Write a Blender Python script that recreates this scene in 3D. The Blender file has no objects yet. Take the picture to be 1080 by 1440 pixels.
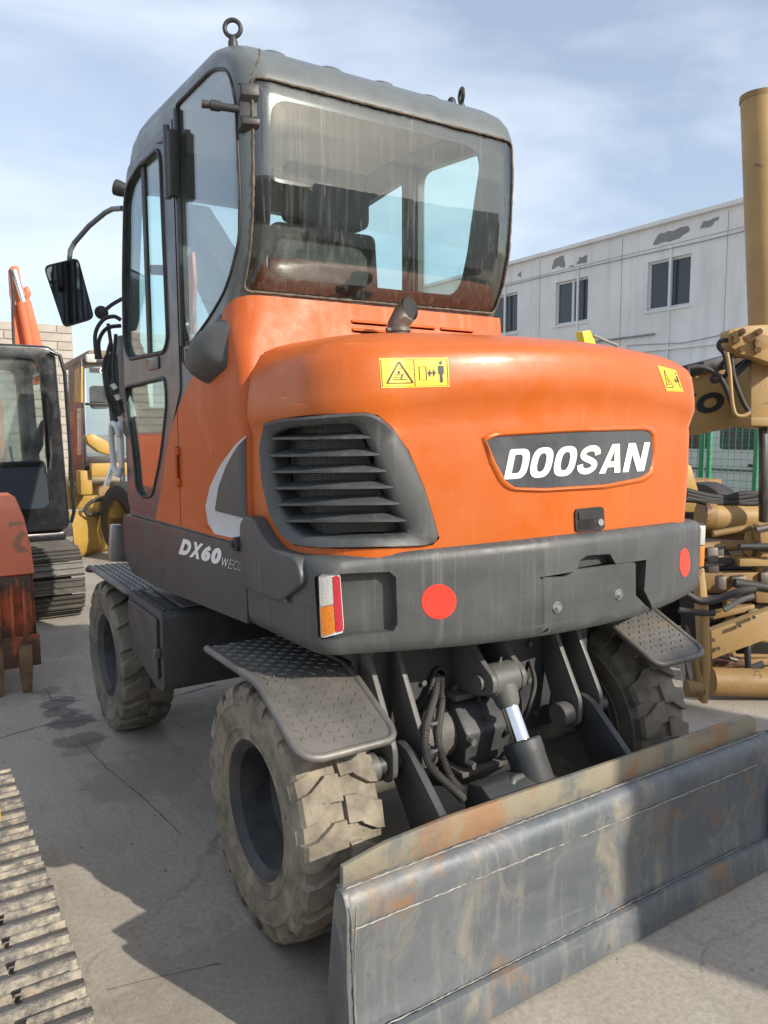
import bpy, bmesh, math, random
from math import sin, cos, pi, radians, sqrt
from mathutils import Vector, Matrix
from mathutils.bvhtree import BVHTree
random.seed(7)
scene = bpy.context.scene
COL = scene.collection

# ------------------------------------------------------------------ camera
CAM = Vector((-1.81, -2.24, 1.645)); YAW, PIT, ROL, FPX = radians(32.6), radians(-6.2), radians(-0.2), 1074.0
fwd = Vector((sin(YAW)*cos(PIT), cos(YAW)*cos(PIT), sin(PIT)))
rt0 = Vector((cos(YAW), -sin(YAW), 0)); up0 = rt0.cross(fwd)
RT = rt0*cos(ROL)+up0*sin(ROL); UP = up0*cos(ROL)-rt0*sin(ROL)
cd = bpy.data.cameras.new('camera'); cam = bpy.data.objects.new('camera', cd); COL.objects.link(cam)
cam.matrix_world = Matrix(((RT.x, UP.x, -fwd.x, CAM.x), (RT.y, UP.y, -fwd.y, CAM.y), (RT.z, UP.z, -fwd.z, CAM.z), (0, 0, 0, 1)))
cd.sensor_fit = 'VERTICAL'; cd.sensor_height = 24; cd.lens = FPX/1440*24; cd.clip_end = 3000; cd.clip_start = .05
scene.camera = cam

# ------------------------------------------------------------------ world, sun, exposure
SUN = Vector((.333, -.80, .50)).normalized()
w = bpy.data.worlds.new('World'); scene.world = w; w.use_nodes = True
nt = w.node_tree; nt.nodes.clear()
def N(t, **k):
    n = nt.nodes.new(t)
    for a, b in k.items(): setattr(n, a, b)
    return n
L = lambda a, b: nt.links.new(a, b)
wo = N('ShaderNodeOutputWorld'); bg = N('ShaderNodeBackground'); bg.inputs[1].default_value = .138
sky = N('ShaderNodeTexSky', sky_type='NISHITA', sun_disc=False)
sky.sun_elevation = math.asin(SUN.z); sky.sun_rotation = math.atan2(SUN.x, SUN.y)
sky.air_density = 1.0; sky.dust_density = 1.7; sky.ozone_density = .9
tc = N('ShaderNodeTexCoord'); mp = N('ShaderNodeMapping'); mp.inputs['Scale'].default_value = (1.0, 1.5, 3.6); mp.inputs['Rotation'].default_value = (.25, .3, .5)
no = N('ShaderNodeTexNoise'); no.inputs['Scale'].default_value = 1.7; no.inputs['Detail'].default_value = 5; no.inputs['Roughness'].default_value = .52; no.inputs['Distortion'].default_value = .5
cr = N('ShaderNodeValToRGB'); cr.color_ramp.elements[0].position = .40; cr.color_ramp.elements[1].position = .68
cr.color_ramp.elements[0].color = (.26, .26, .26, 1); cr.color_ramp.elements[1].color = (.85, .85, .85, 1)
mx = N('ShaderNodeMix', data_type='RGBA'); mx.inputs['B'].default_value = (5.3, 5.8, 6.5, 1)
L(tc.outputs['Generated'], mp.inputs[0]); L(mp.outputs[0], no.inputs[0]); L(no.outputs[0], cr.inputs[0])
L(cr.outputs[0], mx.inputs['Factor']); L(sky.outputs[0], mx.inputs['A']); L(mx.outputs['Result'], bg.inputs[0]); L(bg.outputs[0], wo.inputs[0])
sd = bpy.data.lights.new('sun', 'SUN'); sd.energy = 4.0; sd.angle = radians(.55); sd.color = (1, .93, .82)
so = bpy.data.objects.new('sun', sd); COL.objects.link(so); so.rotation_euler = (-SUN).to_track_quat('-Z', 'Y').to_euler(); so.location = (5, -12, 9)
scene.render.engine = 'CYCLES'
vs = scene.view_settings; vs.view_transform = 'Standard'; vs.look = 'None'; vs.gamma = 1; vs.exposure = 0.42; vs.use_curve_mapping = False

# ------------------------------------------------------------------ coordinates helpers
def at(u, v, ax, val):
    """point of the plane axis=val met by the line of sight (survey helper)"""
    d = fwd+RT*((u-540)/FPX)-UP*((v-720)/FPX)
    return CAM+d*((val-CAM[ax])/d[ax])
def ray(u, v): return (fwd+RT*((u-540)/FPX)-UP*((v-720)/FPX)).normalized()
TH, SH = radians(2.5), .055
def W(p):
    """upper structure (slewed a little on the chassis) -> world"""
    x, y, z = p; y = y-SH*(x+.87)-1.05
    return Vector((x*cos(TH)-y*sin(TH), x*sin(TH)+y*cos(TH)+1.05, z))

# ------------------------------------------------------------------ mesh builder
class MB:
    def __init__(s, xf=None): s.v = []; s.f = []; s.xf = xf
    def add(s, vs, fs):
        b = len(s.v); s.v += [tuple(p) for p in vs]; s.f += [tuple(i+b for i in f) for f in fs]; return s
    def box(s, x0, x1, y0, y1, z0, z1):
        return s.add([(x, y, z) for z in (z0, z1) for y in (y0, y1) for x in (x0, x1)], [(0, 2, 3, 1), (4, 5, 7, 6), (0, 1, 5, 4), (2, 6, 7, 3), (0, 4, 6, 2), (1, 3, 7, 5)])
    def hexa(s, a, b):   # two quads a (4 pts) and b (4 pts)
        return s.add(list(a)+list(b), [(3, 2, 1, 0), (4, 5, 6, 7), (0, 1, 5, 4), (1, 2, 6, 5), (2, 3, 7, 6), (3, 0, 4, 7)])
    def prism(s, pts, d):  # closed 3d polygon swept by vector d
        n = len(pts); d = Vector(d); a = [Vector(p) for p in pts]
        return s.add(a+[p+d for p in a], [tuple(range(n))[::-1], tuple(range(n, 2*n))]+[(i, (i+1) % n, n+(i+1) % n, n+i) for i in range(n)])
    def loft(s, rings, cap=True, closed=True):
        n = len(rings[0]); v = [p for r in rings for p in r]; f = []
        for j in range(len(rings)-1):
            for i in range(n if closed else n-1):
                k = (i+1) % n; f.append((j*n+i, j*n+k, (j+1)*n+k, (j+1)*n+i))
        if cap and closed: f += [tuple(range(n))[::-1], tuple(range((len(rings)-1)*n, len(rings)*n))]
        return s.add(v, f)
    def tube(s, path, r, n=10, cap=True):
        P = [Vector(p) for p in path]; rs = r if isinstance(r, (list, tuple)) else [r]*len(P); rings = []; prev = None
        for i, p in enumerate(P):
            t = (P[min(i+1, len(P)-1)]-P[max(i-1, 0)]).normalized()
            if prev is None:
                a = t.orthogonal().normalized()
            else: a = (prev-t*prev.dot(t)).normalized()
            prev = a; b = t.cross(a)
            rings.append([p+(a*cos(2*pi*k/n)+b*sin(2*pi*k/n))*rs[i] for k in range(n)])
        return s.loft(rings, cap)
    def cyl(s, a, b, r, n=20): return s.tube([a, b], r, n)
    def lathe(s, c, ax, prof, n=32, closed=False):  # prof: (r, h) along ax
        c = Vector(c); ax = Vector(ax).normalized(); a = ax.orthogonal().normalized(); b = ax.cross(a)
        rings = [[c+ax*h+(a*cos(2*pi*k/n)+b*sin(2*pi*k/n))*r for k in range(n)] for r, h in prof]
        if closed: rings.append(rings[0])
        return s.loft(rings, not closed)
    def mesh(s, name, off=(0, 0, 0)):
        m = bpy.data.meshes.new(name); o = Vector(off); xf = s.xf or (lambda p: Vector(p))
        m.from_pydata([tuple(xf(p)-o) for p in s.v], [], s.f); m.validate(); m.update(); return m
    def build(s, name, mat=None, parent=None, smooth=35, bevel=0, seg=2, off=(0, 0, 0), sub=0, recalc=True):
        m = s.mesh(name, off)
        return finish(m, name, mat, parent, smooth, bevel, seg, sub, recalc)
def finish(m, name, mat, parent=None, smooth=35, bevel=0, seg=2, sub=0, recalc=True):
    if recalc or bevel:
        bm = bmesh.new(); bm.from_mesh(m)
        if recalc: bmesh.ops.recalc_face_normals(bm, faces=bm.faces)
        if bevel:
            es = [e for e in bm.edges if len(e.link_faces) == 2 and e.calc_face_angle(0) > radians(28)]
            if es: bmesh.ops.bevel(bm, geom=es, offset=bevel, segments=seg, affect='EDGES', profile=.5, clamp_overlap=True)
        bm.to_mesh(m); bm.free()
    if smooth:
        m.shade_smooth(); m.set_sharp_from_angle(angle=radians(smooth))
    if mat: m.materials.append(mat)
    o = bpy.data.objects.new(name, m); COL.objects.link(o)
    if parent: hang(o, parent)
    return o
def hang(o, parent):
    o.parent = parent
    if parent.type == 'EMPTY': o.matrix_parent_inverse = Matrix.Translation(-parent.location)
def thing(name, label, cat, loc=(0, 0, 0), group=None):
    o = bpy.data.objects.new(name, None); COL.objects.link(o); o.location = loc; o.empty_display_size = .2
    return tag(o, label, cat, group)
def tag(o, label, cat, group=None):
    o['label'] = label; o['category'] = cat
    if group: o['group'] = group
    return o
def struct(o): o['kind'] = 'structure'; return o
def stuff(o): o['kind'] = 'stuff'; return o
def inst(data, name, M, parent, mat=None):
    o = bpy.data.objects.new(name, data); COL.objects.link(o); o.parent = parent
    if parent.type == 'EMPTY': o.matrix_parent_inverse = Matrix.Translation(-parent.location)
    o.matrix_basis = M; return o
def boolean(o, cutter, op='DIFFERENCE'):
    """o: object with mesh in place; cutter: mesh datablock (same space)"""
    bm = bmesh.new(); bm.from_mesh(cutter); bmesh.ops.triangulate(bm, faces=[f for f in bm.faces if len(f.verts) > 4]); bmesh.ops.recalc_face_normals(bm, faces=bm.faces); bm.to_mesh(cutter); bm.free()
    c = bpy.data.objects.new('tmp', cutter); COL.objects.link(c)
    bm = bmesh.new(); bm.from_mesh(o.data); bmesh.ops.triangulate(bm, faces=[f for f in bm.faces if len(f.verts) > 4]); bm.to_mesh(o.data); bm.free()
    md = o.modifiers.new('b', 'BOOLEAN'); md.operation = op; md.object = c; md.solver = 'EXACT'
    inv = o.matrix_parent_inverse.copy(); par = o.parent; o.parent = None
    for k in range(4):   # exact solver first, then its tolerant modes, then the fast solver
        if k == 1: md.use_hole_tolerant = True
        if k == 2: md.use_self = True
        if k == 3: md.solver = 'FAST'
        dg = bpy.context.evaluated_depsgraph_get(); dg.update()
        nm = bpy.data.meshes.new_from_object(o.evaluated_get(dg))
        if len(nm.vertices) > 7: break
        print('BOOL RETRY', o.name, k)
    o.modifiers.clear()
    nm.name = o.data.name; o.data = nm; bpy.data.objects.remove(c)
    if par: o.parent = par; o.matrix_parent_inverse = inv
    return o
def resmooth(o, ang=35):
    o.data.shade_smooth(); o.data.set_sharp_from_angle(angle=radians(ang)); return o
def bvh(o):
    m = o.data; return BVHTree.FromPolygons([v.co.copy() for v in m.vertices], [tuple(p.vertices) for p in m.polygons])
def roundpoly(pts, r, n=5):
    """fillet a 2d polygon; r: number or list"""
    out = []; k = len(pts)
    for i in range(k):
        p = Vector(pts[i]); a = Vector(pts[i-1])-p; b = Vector(pts[(i+1) % k])-p; rr = r[i] if isinstance(r, (list, tuple)) else r
        if rr <= 0: out.append(tuple(p)); continue
        la, lb = a.length, b.length; a.normalize(); b.normalize(); d = min(rr, la*.45, lb*.45)
        A, B = p+a*d, p+b*d
        for j in range(n+1):
            t = j/n; q = A.lerp(p, t).lerp(p.lerp(B, t), t); out.append(tuple(q))
    return out
def yz(pts, x): return [(x, y, z) for y, z in pts]
def xz(pts, y): return [(x, y, z) for x, z in pts]

# ------------------------------------------------------------------ materials
def newmat(name):
    m = bpy.data.materials.new(name); m.use_nodes = True; t = m.node_tree; t.nodes.clear()
    o = t.nodes.new('ShaderNodeOutputMaterial'); return m, t, o
def nd(t, ty, **k):
    n = t.nodes.new(ty)
    for a, b in k.items():
        if a.startswith('_'): n.inputs[a[1:].replace('_', ' ')].default_value = b
        else: setattr(n, a, b)
    return n
def noise(t, sc, det=4, rough=.55, mapscale=None, dist=0, coord='Object'):
    c = nd(t, 'ShaderNodeTexCoord') if coord != 'W' else nd(t, 'ShaderNodeNewGeometry'); coord = 'Position' if coord == 'W' else coord; n = nd(t, 'ShaderNodeTexNoise', _Scale=sc, _Detail=det, _Roughness=rough, _Distortion=dist)
    if mapscale:
        mp = nd(t, 'ShaderNodeMapping'); mp.inputs['Scale'].default_value = mapscale
        t.links.new(c.outputs[coord], mp.inputs[0]); t.links.new(mp.outputs[0], n.inputs[0])
    else: t.links.new(c.outputs[coord], n.inputs[0])
    return n.outputs[0]
def ramp(t, src, a, b, ca=0., cb=1.):
    r = nd(t, 'ShaderNodeMapRange'); r.inputs[1].default_value = a; r.inputs[2].default_value = b; r.inputs[3].default_value = ca; r.inputs[4].default_value = cb
    t.links.new(src, r.inputs[0]); return r.outputs[0]
def mixc(t, fac, a, b, mode='MIX'):
    m = nd(t, 'ShaderNodeMix', data_type='RGBA', blend_type=mode)
    for s, i in ((fac, 'Factor'), (a, 'A'), (b, 'B')):
        if hasattr(s, 'links') or isinstance(s, bpy.types.NodeSocket): t.links.new(s, m.inputs[i])
        elif isinstance(s, (int, float)): m.inputs[i].default_value = s
        else: m.inputs[i].default_value = (*s[:3], 1)
    return m.outputs['Result']
def math_(t, op, a, b=0.):
    m = nd(t, 'ShaderNodeMath', operation=op)
    for s, i in ((a, 0), (b, 1)):
        if isinstance(s, bpy.types.NodeSocket): t.links.new(s, m.inputs[i])
        else: m.inputs[i].default_value = s
    return m.outputs[0]
MATS = {}
def paint(name, col, rough=.45, metal=0., scuff=0., dust=.25, dustcol=(.36, .31, .24), streak=0., streakcol=None, chip=0., chipcol=(.16, .07, .03), var=.12, scale=1., bump=.08, coat=0., spec=.5, fine=60, bumpscale=0):
    """painted / plastic / metal surface with dust film, vertical run marks, chips and fine relief"""
    m, t, out = newmat(name)
    p = nd(t, 'ShaderNodeBsdfPrincipled'); p.inputs['Metallic'].default_value = metal; p.inputs['Specular IOR Level'].default_value = spec
    c = mixc(t, ramp(t, noise(t, 2.3*scale, 5), .3, .7), [x*(1-var) for x in col], [min(1, x*(1+var)) for x in col])
    nz = noise(t, 7*scale, 6, .65)
    if dust: c = mixc(t, math_(t, 'MULTIPLY', ramp(t, nz, .35, .8), dust), c, dustcol)
    if streak:
        st = noise(t, 1., 4, .6, (38, 38, 1.3)); gate = ramp(t, noise(t, 1.6, 3), .35, .65)
        c = mixc(t, math_(t, 'MULTIPLY', math_(t, 'MULTIPLY', ramp(t, st, .52, .72), gate), streak), c, streakcol or dustcol)
    if chip:
        ch = ramp(t, noise(t, 5.5*scale, 9, .7, dist=.6), .64-chip*.25, .66-chip*.25)
        c = mixc(t, ch, c, mixc(t, nz, chipcol, [x*2.2 for x in chipcol]))
    if scuff:   # fine rubbed lines in several directions plus small knocks
        lite = [min(1, x*1.7+.05) for x in col]
        for ms, th in (((3, 3, 140), .665), ((110, 110, 5), .68), ((50, 9, 60), .70)):
            c = mixc(t, math_(t, 'MULTIPLY', math_(t, 'MULTIPLY', ramp(t, noise(t, 1., 3, .6, ms, .8), th, th+.03), ramp(t, noise(t, 2.1, 3), .48, .62)), scuff), c, lite)
        c = mixc(t, math_(t, 'MULTIPLY', ramp(t, noise(t, 16, 9, .78), .685, .70), scuff), c, [x*.35+.02 for x in col])
    t.links.new(c, p.inputs['Base Color'])
    t.links.new(ramp(t, nz, .3, .75, max(.05, rough-.10), min(1, rough+.22)), p.inputs['Roughness'])
    if coat: p.inputs['Coat Weight'].default_value = coat; p.inputs['Coat Roughness'].default_value = .18
    b = nd(t, 'ShaderNodeBump', _Strength=bump, _Distance=.01)
    t.links.new(noise(t, bumpscale or fine*scale, 5), b.inputs['Height']); t.links.new(b.outputs[0], p.inputs['Normal'])
    t.links.new(p.outputs[0], out.inputs[0]); MATS[name] = m; return m
M_or = paint('orange_paint', (.51, .100, .004), .42, dust=.12, dustcol=(.46, .19, .07), streak=.13, streakcol=(.58, .26, .12), var=.05, bump=.02, coat=.15, fine=12, scuff=.5)
M_or2 = paint('orange_paint_faded', (.50, .092, .007), .50, dust=.10, dustcol=(.58, .26, .14), streak=.32, streakcol=(.70, .34, .22), var=.06, bump=.02, fine=12, scuff=.4)
M_bump = paint('bumper_grey', (.056, .060, .062), .46, dust=.22, dustcol=(.19, .18, .16), streak=.42, streakcol=(.27, .26, .235), var=.1, bump=.05, scuff=.5)
M_skirt = paint('skirt_grey', (.046, .044, .046), .42, dust=.18, dustcol=(.17, .155, .14), streak=.12, streakcol=(.18, .165, .15), var=.1, bump=.04, scuff=.3)
M_cab = paint('cab_grey', (.105, .118, .118), .36, dust=.2, dustcol=(.2, .21, .2), streak=.12, streakcol=(.28, .29, .28), var=.08, bump=.03, coat=.2)
M_door = paint('door_grey', (.056, .051, .058), .32, dust=.14, dustcol=(.13, .115, .11), var=.08, bump=.03, coat=.25)
M_blk = paint('black_paint', (.022, .023, .026), .42, dust=.25, dustcol=(.12, .105, .09), var=.2, bump=.08)
M_chas = paint('chassis_grey', (.036, .040, .044), .48, dust=.35, dustcol=(.13, .112, .095), var=.15, bump=.08)
M_lug = paint('lug_grey', (.09, .09, .088), .5, dust=.4, dustcol=(.22, .2, .17), var=.15, bump=.1)
M_gear = paint('gearbox_grime', (.10, .095, .085), .6, dust=.6, dustcol=(.20, .175, .14), var=.25, bump=.25)
M_rub = paint('black_rubber', (.02, .02, .021), .6, dust=.35, dustcol=(.14, .12, .10), var=.2, bump=.1)
M_gasket = paint('rubber_seal', (.016, .015, .017), .5, dust=.12, bump=.03)
M_chrome = paint('chrome', (.75, .76, .78), .14, metal=1., dust=.05, var=.03, bump=0)
M_steel = paint('bare_steel', (.35, .34, .33), .4, metal=.8, dust=.35, dustcol=(.2, .16, .12), var=.15, bump=.1)
M_exh = paint('exhaust_steel', (.15, .135, .12), .5, metal=.6, dust=.5, dustcol=(.20, .14, .10), var=.3, bump=.15)
M_rim = paint('rim_grey', (.020, .024, .030), .45, dust=.5, dustcol=(.16, .14, .12), var=.2, bump=.1)
M_white = paint('white_vinyl', (.80, .79, .76), .45, dust=.10, var=.03, bump=0)
M_silver = paint('silver_vinyl', (.52, .53, .54), .4, dust=.12, var=.04, bump=0)
M_yellow = paint('yellow_sticker', (.85, .58, .03), .4, dust=.08, var=.04, bump=0)
M_ink = paint('black_ink', (.012, .012, .013), .4, dust=.03, bump=0)
M_badge = paint('badge_grey', (.062, .066, .074), .3, dust=.15, dustcol=(.25, .25, .25), streak=.12, var=.12, bump=.02)
M_red = paint('red_reflector', (.90, .045, .025), .35, dust=.04, var=.03, bump=0)
M_seat = paint('seat_fabric', (.035, .035, .036), .85, dust=.3, dustcol=(.09, .085, .08), var=.2, bump=.25)
M_liner = paint('cab_lining', (.50, .50, .46), .7, dust=.15, var=.06, bump=.1)
M_inner = paint('cab_inner_dark', (.05, .052, .055), .7, dust=.2, var=.1, bump=.05)
M_beige = paint('beige_paint', (.39, .245, .085), .5, dust=.35, dustcol=(.30, .22, .13), streak=.2, streakcol=(.2, .13, .07), chip=.06, var=.14, bump=.08)
M_beige2 = paint('beige_worn', (.28, .165, .052), .55, dust=.5, dustcol=(.26, .18, .10), streak=.3, streakcol=(.16, .09, .05), chip=.22, chipcol=(.07, .03, .02), var=.2, bump=.15)
M_cat = paint('yellow_machine', (.42, .25, .045), .5, dust=.35, dustcol=(.38, .28, .14), chip=.08, var=.15, bump=.1)
M_cor = paint('faded_orange', (.62, .13, .045), .5, dust=.25, dustcol=(.42, .22, .13), chip=.12, var=.15, bump=.1, scale=.6)
M_dark = paint('shadowed_underside', (.010, .008, .007), .8, dust=.5, dustcol=(.035, .024, .016), var=.3, scale=2)  # near-black colour stands in for shade beneath the beige machine
M_brown = paint('brown_cab', (.018, .013, .012), .4, dust=.1, var=.1, bump=.05)
M_tan = paint('tan_roof', (.20, .15, .10), .6, dust=.2, var=.1)
M_glossblack = paint('gloss_black', (.010, .011, .013), .22, dust=.10, dustcol=(.09, .085, .08), var=.1, bump=.03, coat=.5)
M_shoe2 = paint('dark_track_steel', (.075, .07, .066), .5, metal=.4, dust=.55, dustcol=(.24, .215, .17), var=.3, bump=.3)
M_green = paint('green_fence', (.02, .22, .10), .45, dust=.15, var=.1)
M_van = paint('van_white', (.62, .64, .65), .35, dust=.2, var=.05, coat=.3)
M_screw = paint('screw_steel', (.62, .62, .60), .3, metal=.9, dust=.15, bump=.05)

def glass(name, tint, gloss=.9, dirt_glare=.0, streak=0., dirt_glare_col=(.55, .56, .52), rough=.02, ior=1.5):
    m, t, out = newmat(name)
    tr = nd(t, 'ShaderNodeBsdfTransparent'); tr.inputs[0].default_value = (*tint, 1)
    gl = nd(t, 'ShaderNodeBsdfGlossy', _Roughness=rough); gl.inputs[0].default_value = (gloss, gloss, gloss, 1)
    lw_ = nd(t, 'ShaderNodeLayerWeight'); lw_.inputs[0].default_value = .5; r0 = ((ior-1)/(ior+1))**2
    f = math_(t, 'MINIMUM', math_(t, 'ADD', math_(t, 'MULTIPLY', math_(t, 'POWER', lw_.outputs['Facing'], 4.), 1-r0), r0*1.3), 1.)
    m1 = nd(t, 'ShaderNodeMixShader'); t.links.new(f, m1.inputs[0]); t.links.new(tr.outputs[0], m1.inputs[1]); t.links.new(gl.outputs[0], m1.inputs[2])
    last = m1
    if dirt_glare or streak:
        df = nd(t, 'ShaderNodeBsdfDiffuse'); df.inputs[0].default_value = (*dirt_glare_col, 1)
        a = math_(t, 'MULTIPLY', ramp(t, noise(t, 2.5, 5), .3, .8), dirt_glare)
        if streak:
            s1 = math_(t, 'MULTIPLY', ramp(t, noise(t, 1., 3, .5, (60, 60, .6)), .52, .80), streak)
            s2 = math_(t, 'MULTIPLY', ramp(t, noise(t, 1., 2, .5, (120, 120, .9)), .64, .72), streak*1.6)
            a = math_(t, 'ADD', a, math_(t, 'ADD', s1, s2))
        m2 = nd(t, 'ShaderNodeMixShader'); t.links.new(a, m2.inputs[0]); t.links.new(m1.outputs[0], m2.inputs[1]); t.links.new(df.outputs[0], m2.inputs[2]); last = m2
    t.links.new(last.outputs[0], out.inputs[0]); MATS[name] = m; return m
G_rear = glass('rear_window_glass', (.93, .985, .975), dirt_glare=.02, streak=.06, ior=1.55)
G_side = glass('side_glass', (.82, .88, .88), dirt_glare=.05, streak=.03, ior=1.8)
G_door = glass('door_glass', (.88, .98, .965), dirt_glare=.02, ior=1.35)
G_far = glass('far_glass', (.80, .87, .87), dirt_glare=.22, ior=1.8)  # pale film lightens the far panes in place of bright reflections

def simple(name, build):
    m, t, out = newmat(name); p = nd(t, 'ShaderNodeBsdfPrincipled'); build(t, p); t.links.new(p.outputs[0], out.inputs[0]); MATS[name] = m; return m
def _tyre(t, p):
    nz = noise(t, 9, 7, .62); c = mixc(t, ramp(t, nz, .30, .66), (.10, .088, .07), (.34, .29, .215))
    c = mixc(t, ramp(t, noise(t, 26, 6, .7), .60, .72), c, (.055, .048, .04)); t.links.new(c, p.inputs['Base Color'])
    p.inputs['Roughness'].default_value = .88
    b = nd(t, 'ShaderNodeBump', _Strength=.45, _Distance=.01); t.links.new(noise(t, 45, 7, .7), b.inputs['Height']); t.links.new(b.outputs[0], p.inputs['Normal'])
M_tyre = simple('dusty_tyre', _tyre)
def _tyre2(t, p):
    nz = noise(t, 7, 7, .6); c = mixc(t, ramp(t, nz, .3, .7), (.075, .066, .054), (.25, .215, .165)); t.links.new(c, p.inputs['Base Color'])
    p.inputs['Roughness'].default_value = .8
    b = nd(t, 'ShaderNodeBump', _Strength=.35, _Distance=.01); t.links.new(noise(t, 40, 6, .7), b.inputs['Height']); t.links.new(b.outputs[0], p.inputs['Normal'])
M_tyre2 = simple('grey_tyre', _tyre2)
STAINS = []
for (u, v, r, k_) in ((80, 988, .12, .75), (98, 1014, .13, .8), (112, 1040, .12, .6), (66, 972, .09, .5), (88, 1002, .11, .7), (262, 996, .10, .3), (200, 1090, .3, .25), (330, 1400, .35, .22), (120, 1052, .1, .4), (560, 1190, .4, .35), (70, 900, .5, .2)):
    p_ = at(u, v, 2, 0); STAINS.append((p_.x, p_.y, r, k_))
def _concrete(t, p):
    big = noise(t, .55, 6, .6); mid = noise(t, 3.2, 7, .62, dist=.4); fin = noise(t, 55, 6, .7)
    c = mixc(t, ramp(t, big, .3, .7), (.29, .253, .203), (.39, .345, .28))
    c = mixc(t, ramp(t, mid, .35, .75), c, (.41, .375, .32))
    c = mixc(t, math_(t, 'MULTIPLY', ramp(t, noise(t, 1.7, 8, .7, (1, .35, 1), 1.2), .56, .72), .5), c, (.20, .18, .155))
    c = mixc(t, math_(t, 'MULTIPLY', ramp(t, noise(t, 8, 8, .75, (.5, 1.6, 1), 1.), .62, .72), .5), c, (.48, .45, .395))
    c = mixc(t, ramp(t, fin, .42, .62, .0, .45), c, (.20, .18, .155))
    c = mixc(t, math_(t, 'MULTIPLY', ramp(t, noise(t, 130, 3, .6), .62, .66), .5), c, (.13, .12, .105))
    c = mixc(t, math_(t, 'MULTIPLY', ramp(t, noise(t, 1., 5, .6, (22, 1.2, 1), .8), .56, .70), .22), c, (.15, .135, .115))
    # old oil drips between the machines, broken up by the grain of the slab
    gp = nd(t, 'ShaderNodeTexCoord'); wob = nd(t, 'ShaderNodeTexNoise', _Scale=7., _Detail=6., _Roughness=.65); t.links.new(gp.outputs['Object'], wob.inputs[0])
    for (sx, sy, sr, sk) in STAINS:
        dd = nd(t, 'ShaderNodeVectorMath', operation='DISTANCE'); t.links.new(gp.outputs['Object'], dd.inputs[0]); dd.inputs[1].default_value = (sx, sy, 0)
        e_ = math_(t, 'ADD', dd.outputs['Value'], math_(t, 'MULTIPLY', math_(t, 'SUBTRACT', wob.outputs[0], .5), sr*2.6))
        c = mixc(t, math_(t, 'MULTIPLY', ramp(t, e_, sr*.8, sr*1.05, 1., 0.), sk), c, (.085, .073, .062))
    # hairline cracks
    tcn = nd(t, 'ShaderNodeTexCoord'); nn = nd(t, 'ShaderNodeTexNoise', _Scale=1.1, _Detail=6., _Roughness=.6); t.links.new(tcn.outputs['Object'], nn.inputs[0])
    dv = nd(t, 'ShaderNodeVectorMath', operation='SCALE'); dv.inputs['Scale'].default_value = .55; t.links.new(nn.outputs['Color'], dv.inputs[0])
    ad = nd(t, 'ShaderNodeVectorMath', operation='ADD'); t.links.new(tcn.outputs['Object'], ad.inputs[0]); t.links.new(dv.outputs[0], ad.inputs[1])
    vo = nd(t, 'ShaderNodeTexVoronoi', feature='DISTANCE_TO_EDGE', _Scale=.42); t.links.new(ad.outputs[0], vo.inputs[0])
    ck = ramp(t, vo.outputs['Distance'], .002, .0065, 1., 0.)
    ck = math_(t, 'MULTIPLY', ck, ramp(t, noise(t, 1.3, 4), .45, .60))
    c = mixc(t, math_(t, 'MULTIPLY', ck, .35), c, (.09, .08, .068))
    t.links.new(c, p.inputs['Base Color'])
    t.links.new(ramp(t, mid, .3, .7, .62, .9), p.inputs['Roughness'])
    h = math_(t, 'SUBTRACT', math_(t, 'ADD', math_(t, 'MULTIPLY', fin, .25), mid), ck)
    b = nd(t, 'ShaderNodeBump', _Strength=.35, _Distance=.012); t.links.new(h, b.inputs['Height']); t.links.new(b.outputs[0], p.inputs['Normal'])
M_con = simple('concrete', _concrete)
def _stain(t, p):
    p.inputs['Base Color'].default_value = (.085, .074, .064, 1); p.inputs['Roughness'].default_value = .7
M_stain = simple('oil_stain', _stain)
def _blade(t, p):
    nz = noise(t, 2.6, 9, .70, (1, 1, 1.4), .9); fin = noise(t, 38, 6, .7)
    c = mixc(t, ramp(t, nz, .3, .72), (.088, .102, .116), (.165, .176, .185))
    c = mixc(t, math_(t, 'MULTIPLY', ramp(t, noise(t, 5., 7, .68, (1, 1, .55), .8), .53, .68), .75), c, (.30, .265, .20))
    c = mixc(t, math_(t, 'MULTIPLY', ramp(t, noise(t, 2.6, 8, .66, (1, 1.2, .8), .9), .57, .66), .75), c, (.27, .150, .070))
    c = mixc(t, math_(t, 'MULTIPLY', ramp(t, noise(t, 1., 5, .65, (26, 26, 2)), .52, .70), .28), c, (.33, .315, .28))
    c = mixc(t, math_(t, 'MULTIPLY', ramp(t, noise(t, 1., 4, .6, (3, 3, 90), .6), .66, .70), .15), c, (.33, .33, .33))
    c = mixc(t, math_(t, 'MULTIPLY', ramp(t, fin, .60, .70), .5), c, (.07, .06, .055))
    t.links.new(c, p.inputs['Base Color']); p.inputs['Metallic'].default_value = .15
    t.links.new(ramp(t, nz, .3, .7, .40, .66), p.inputs['Roughness'])
    b = nd(t, 'ShaderNodeBump', _Strength=.4, _Distance=.008); t.links.new(noise(t, 9, 8, .7), b.inputs['Height']); t.links.new(b.outputs[0], p.inputs['Normal'])
M_bld = simple('worn_blade_steel', _blade)
def _bladetop(t, p):
    nz = noise(t, 4.5, 8, .66, (1, 1, 1.2), .7)
    c = mixc(t, ramp(t, nz, .36, .5), (.125, .135, .135), (.25, .22, .155))
    c = mixc(t, math_(t, 'MULTIPLY', ramp(t, noise(t, 2.2, 8, .66, (1.2, 1, 1), .6), .54, .60), .8), c, (.29, .15, .07))
    t.links.new(c, p.inputs['Base Color']); p.inputs['Metallic'].default_value = .15; p.inputs['Roughness'].default_value = .6
    b = nd(t, 'ShaderNodeBump', _Strength=.25, _Distance=.008); t.links.new(noise(t, 30, 7, .65), b.inputs['Height']); t.links.new(b.outputs[0], p.inputs['Normal'])
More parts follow.
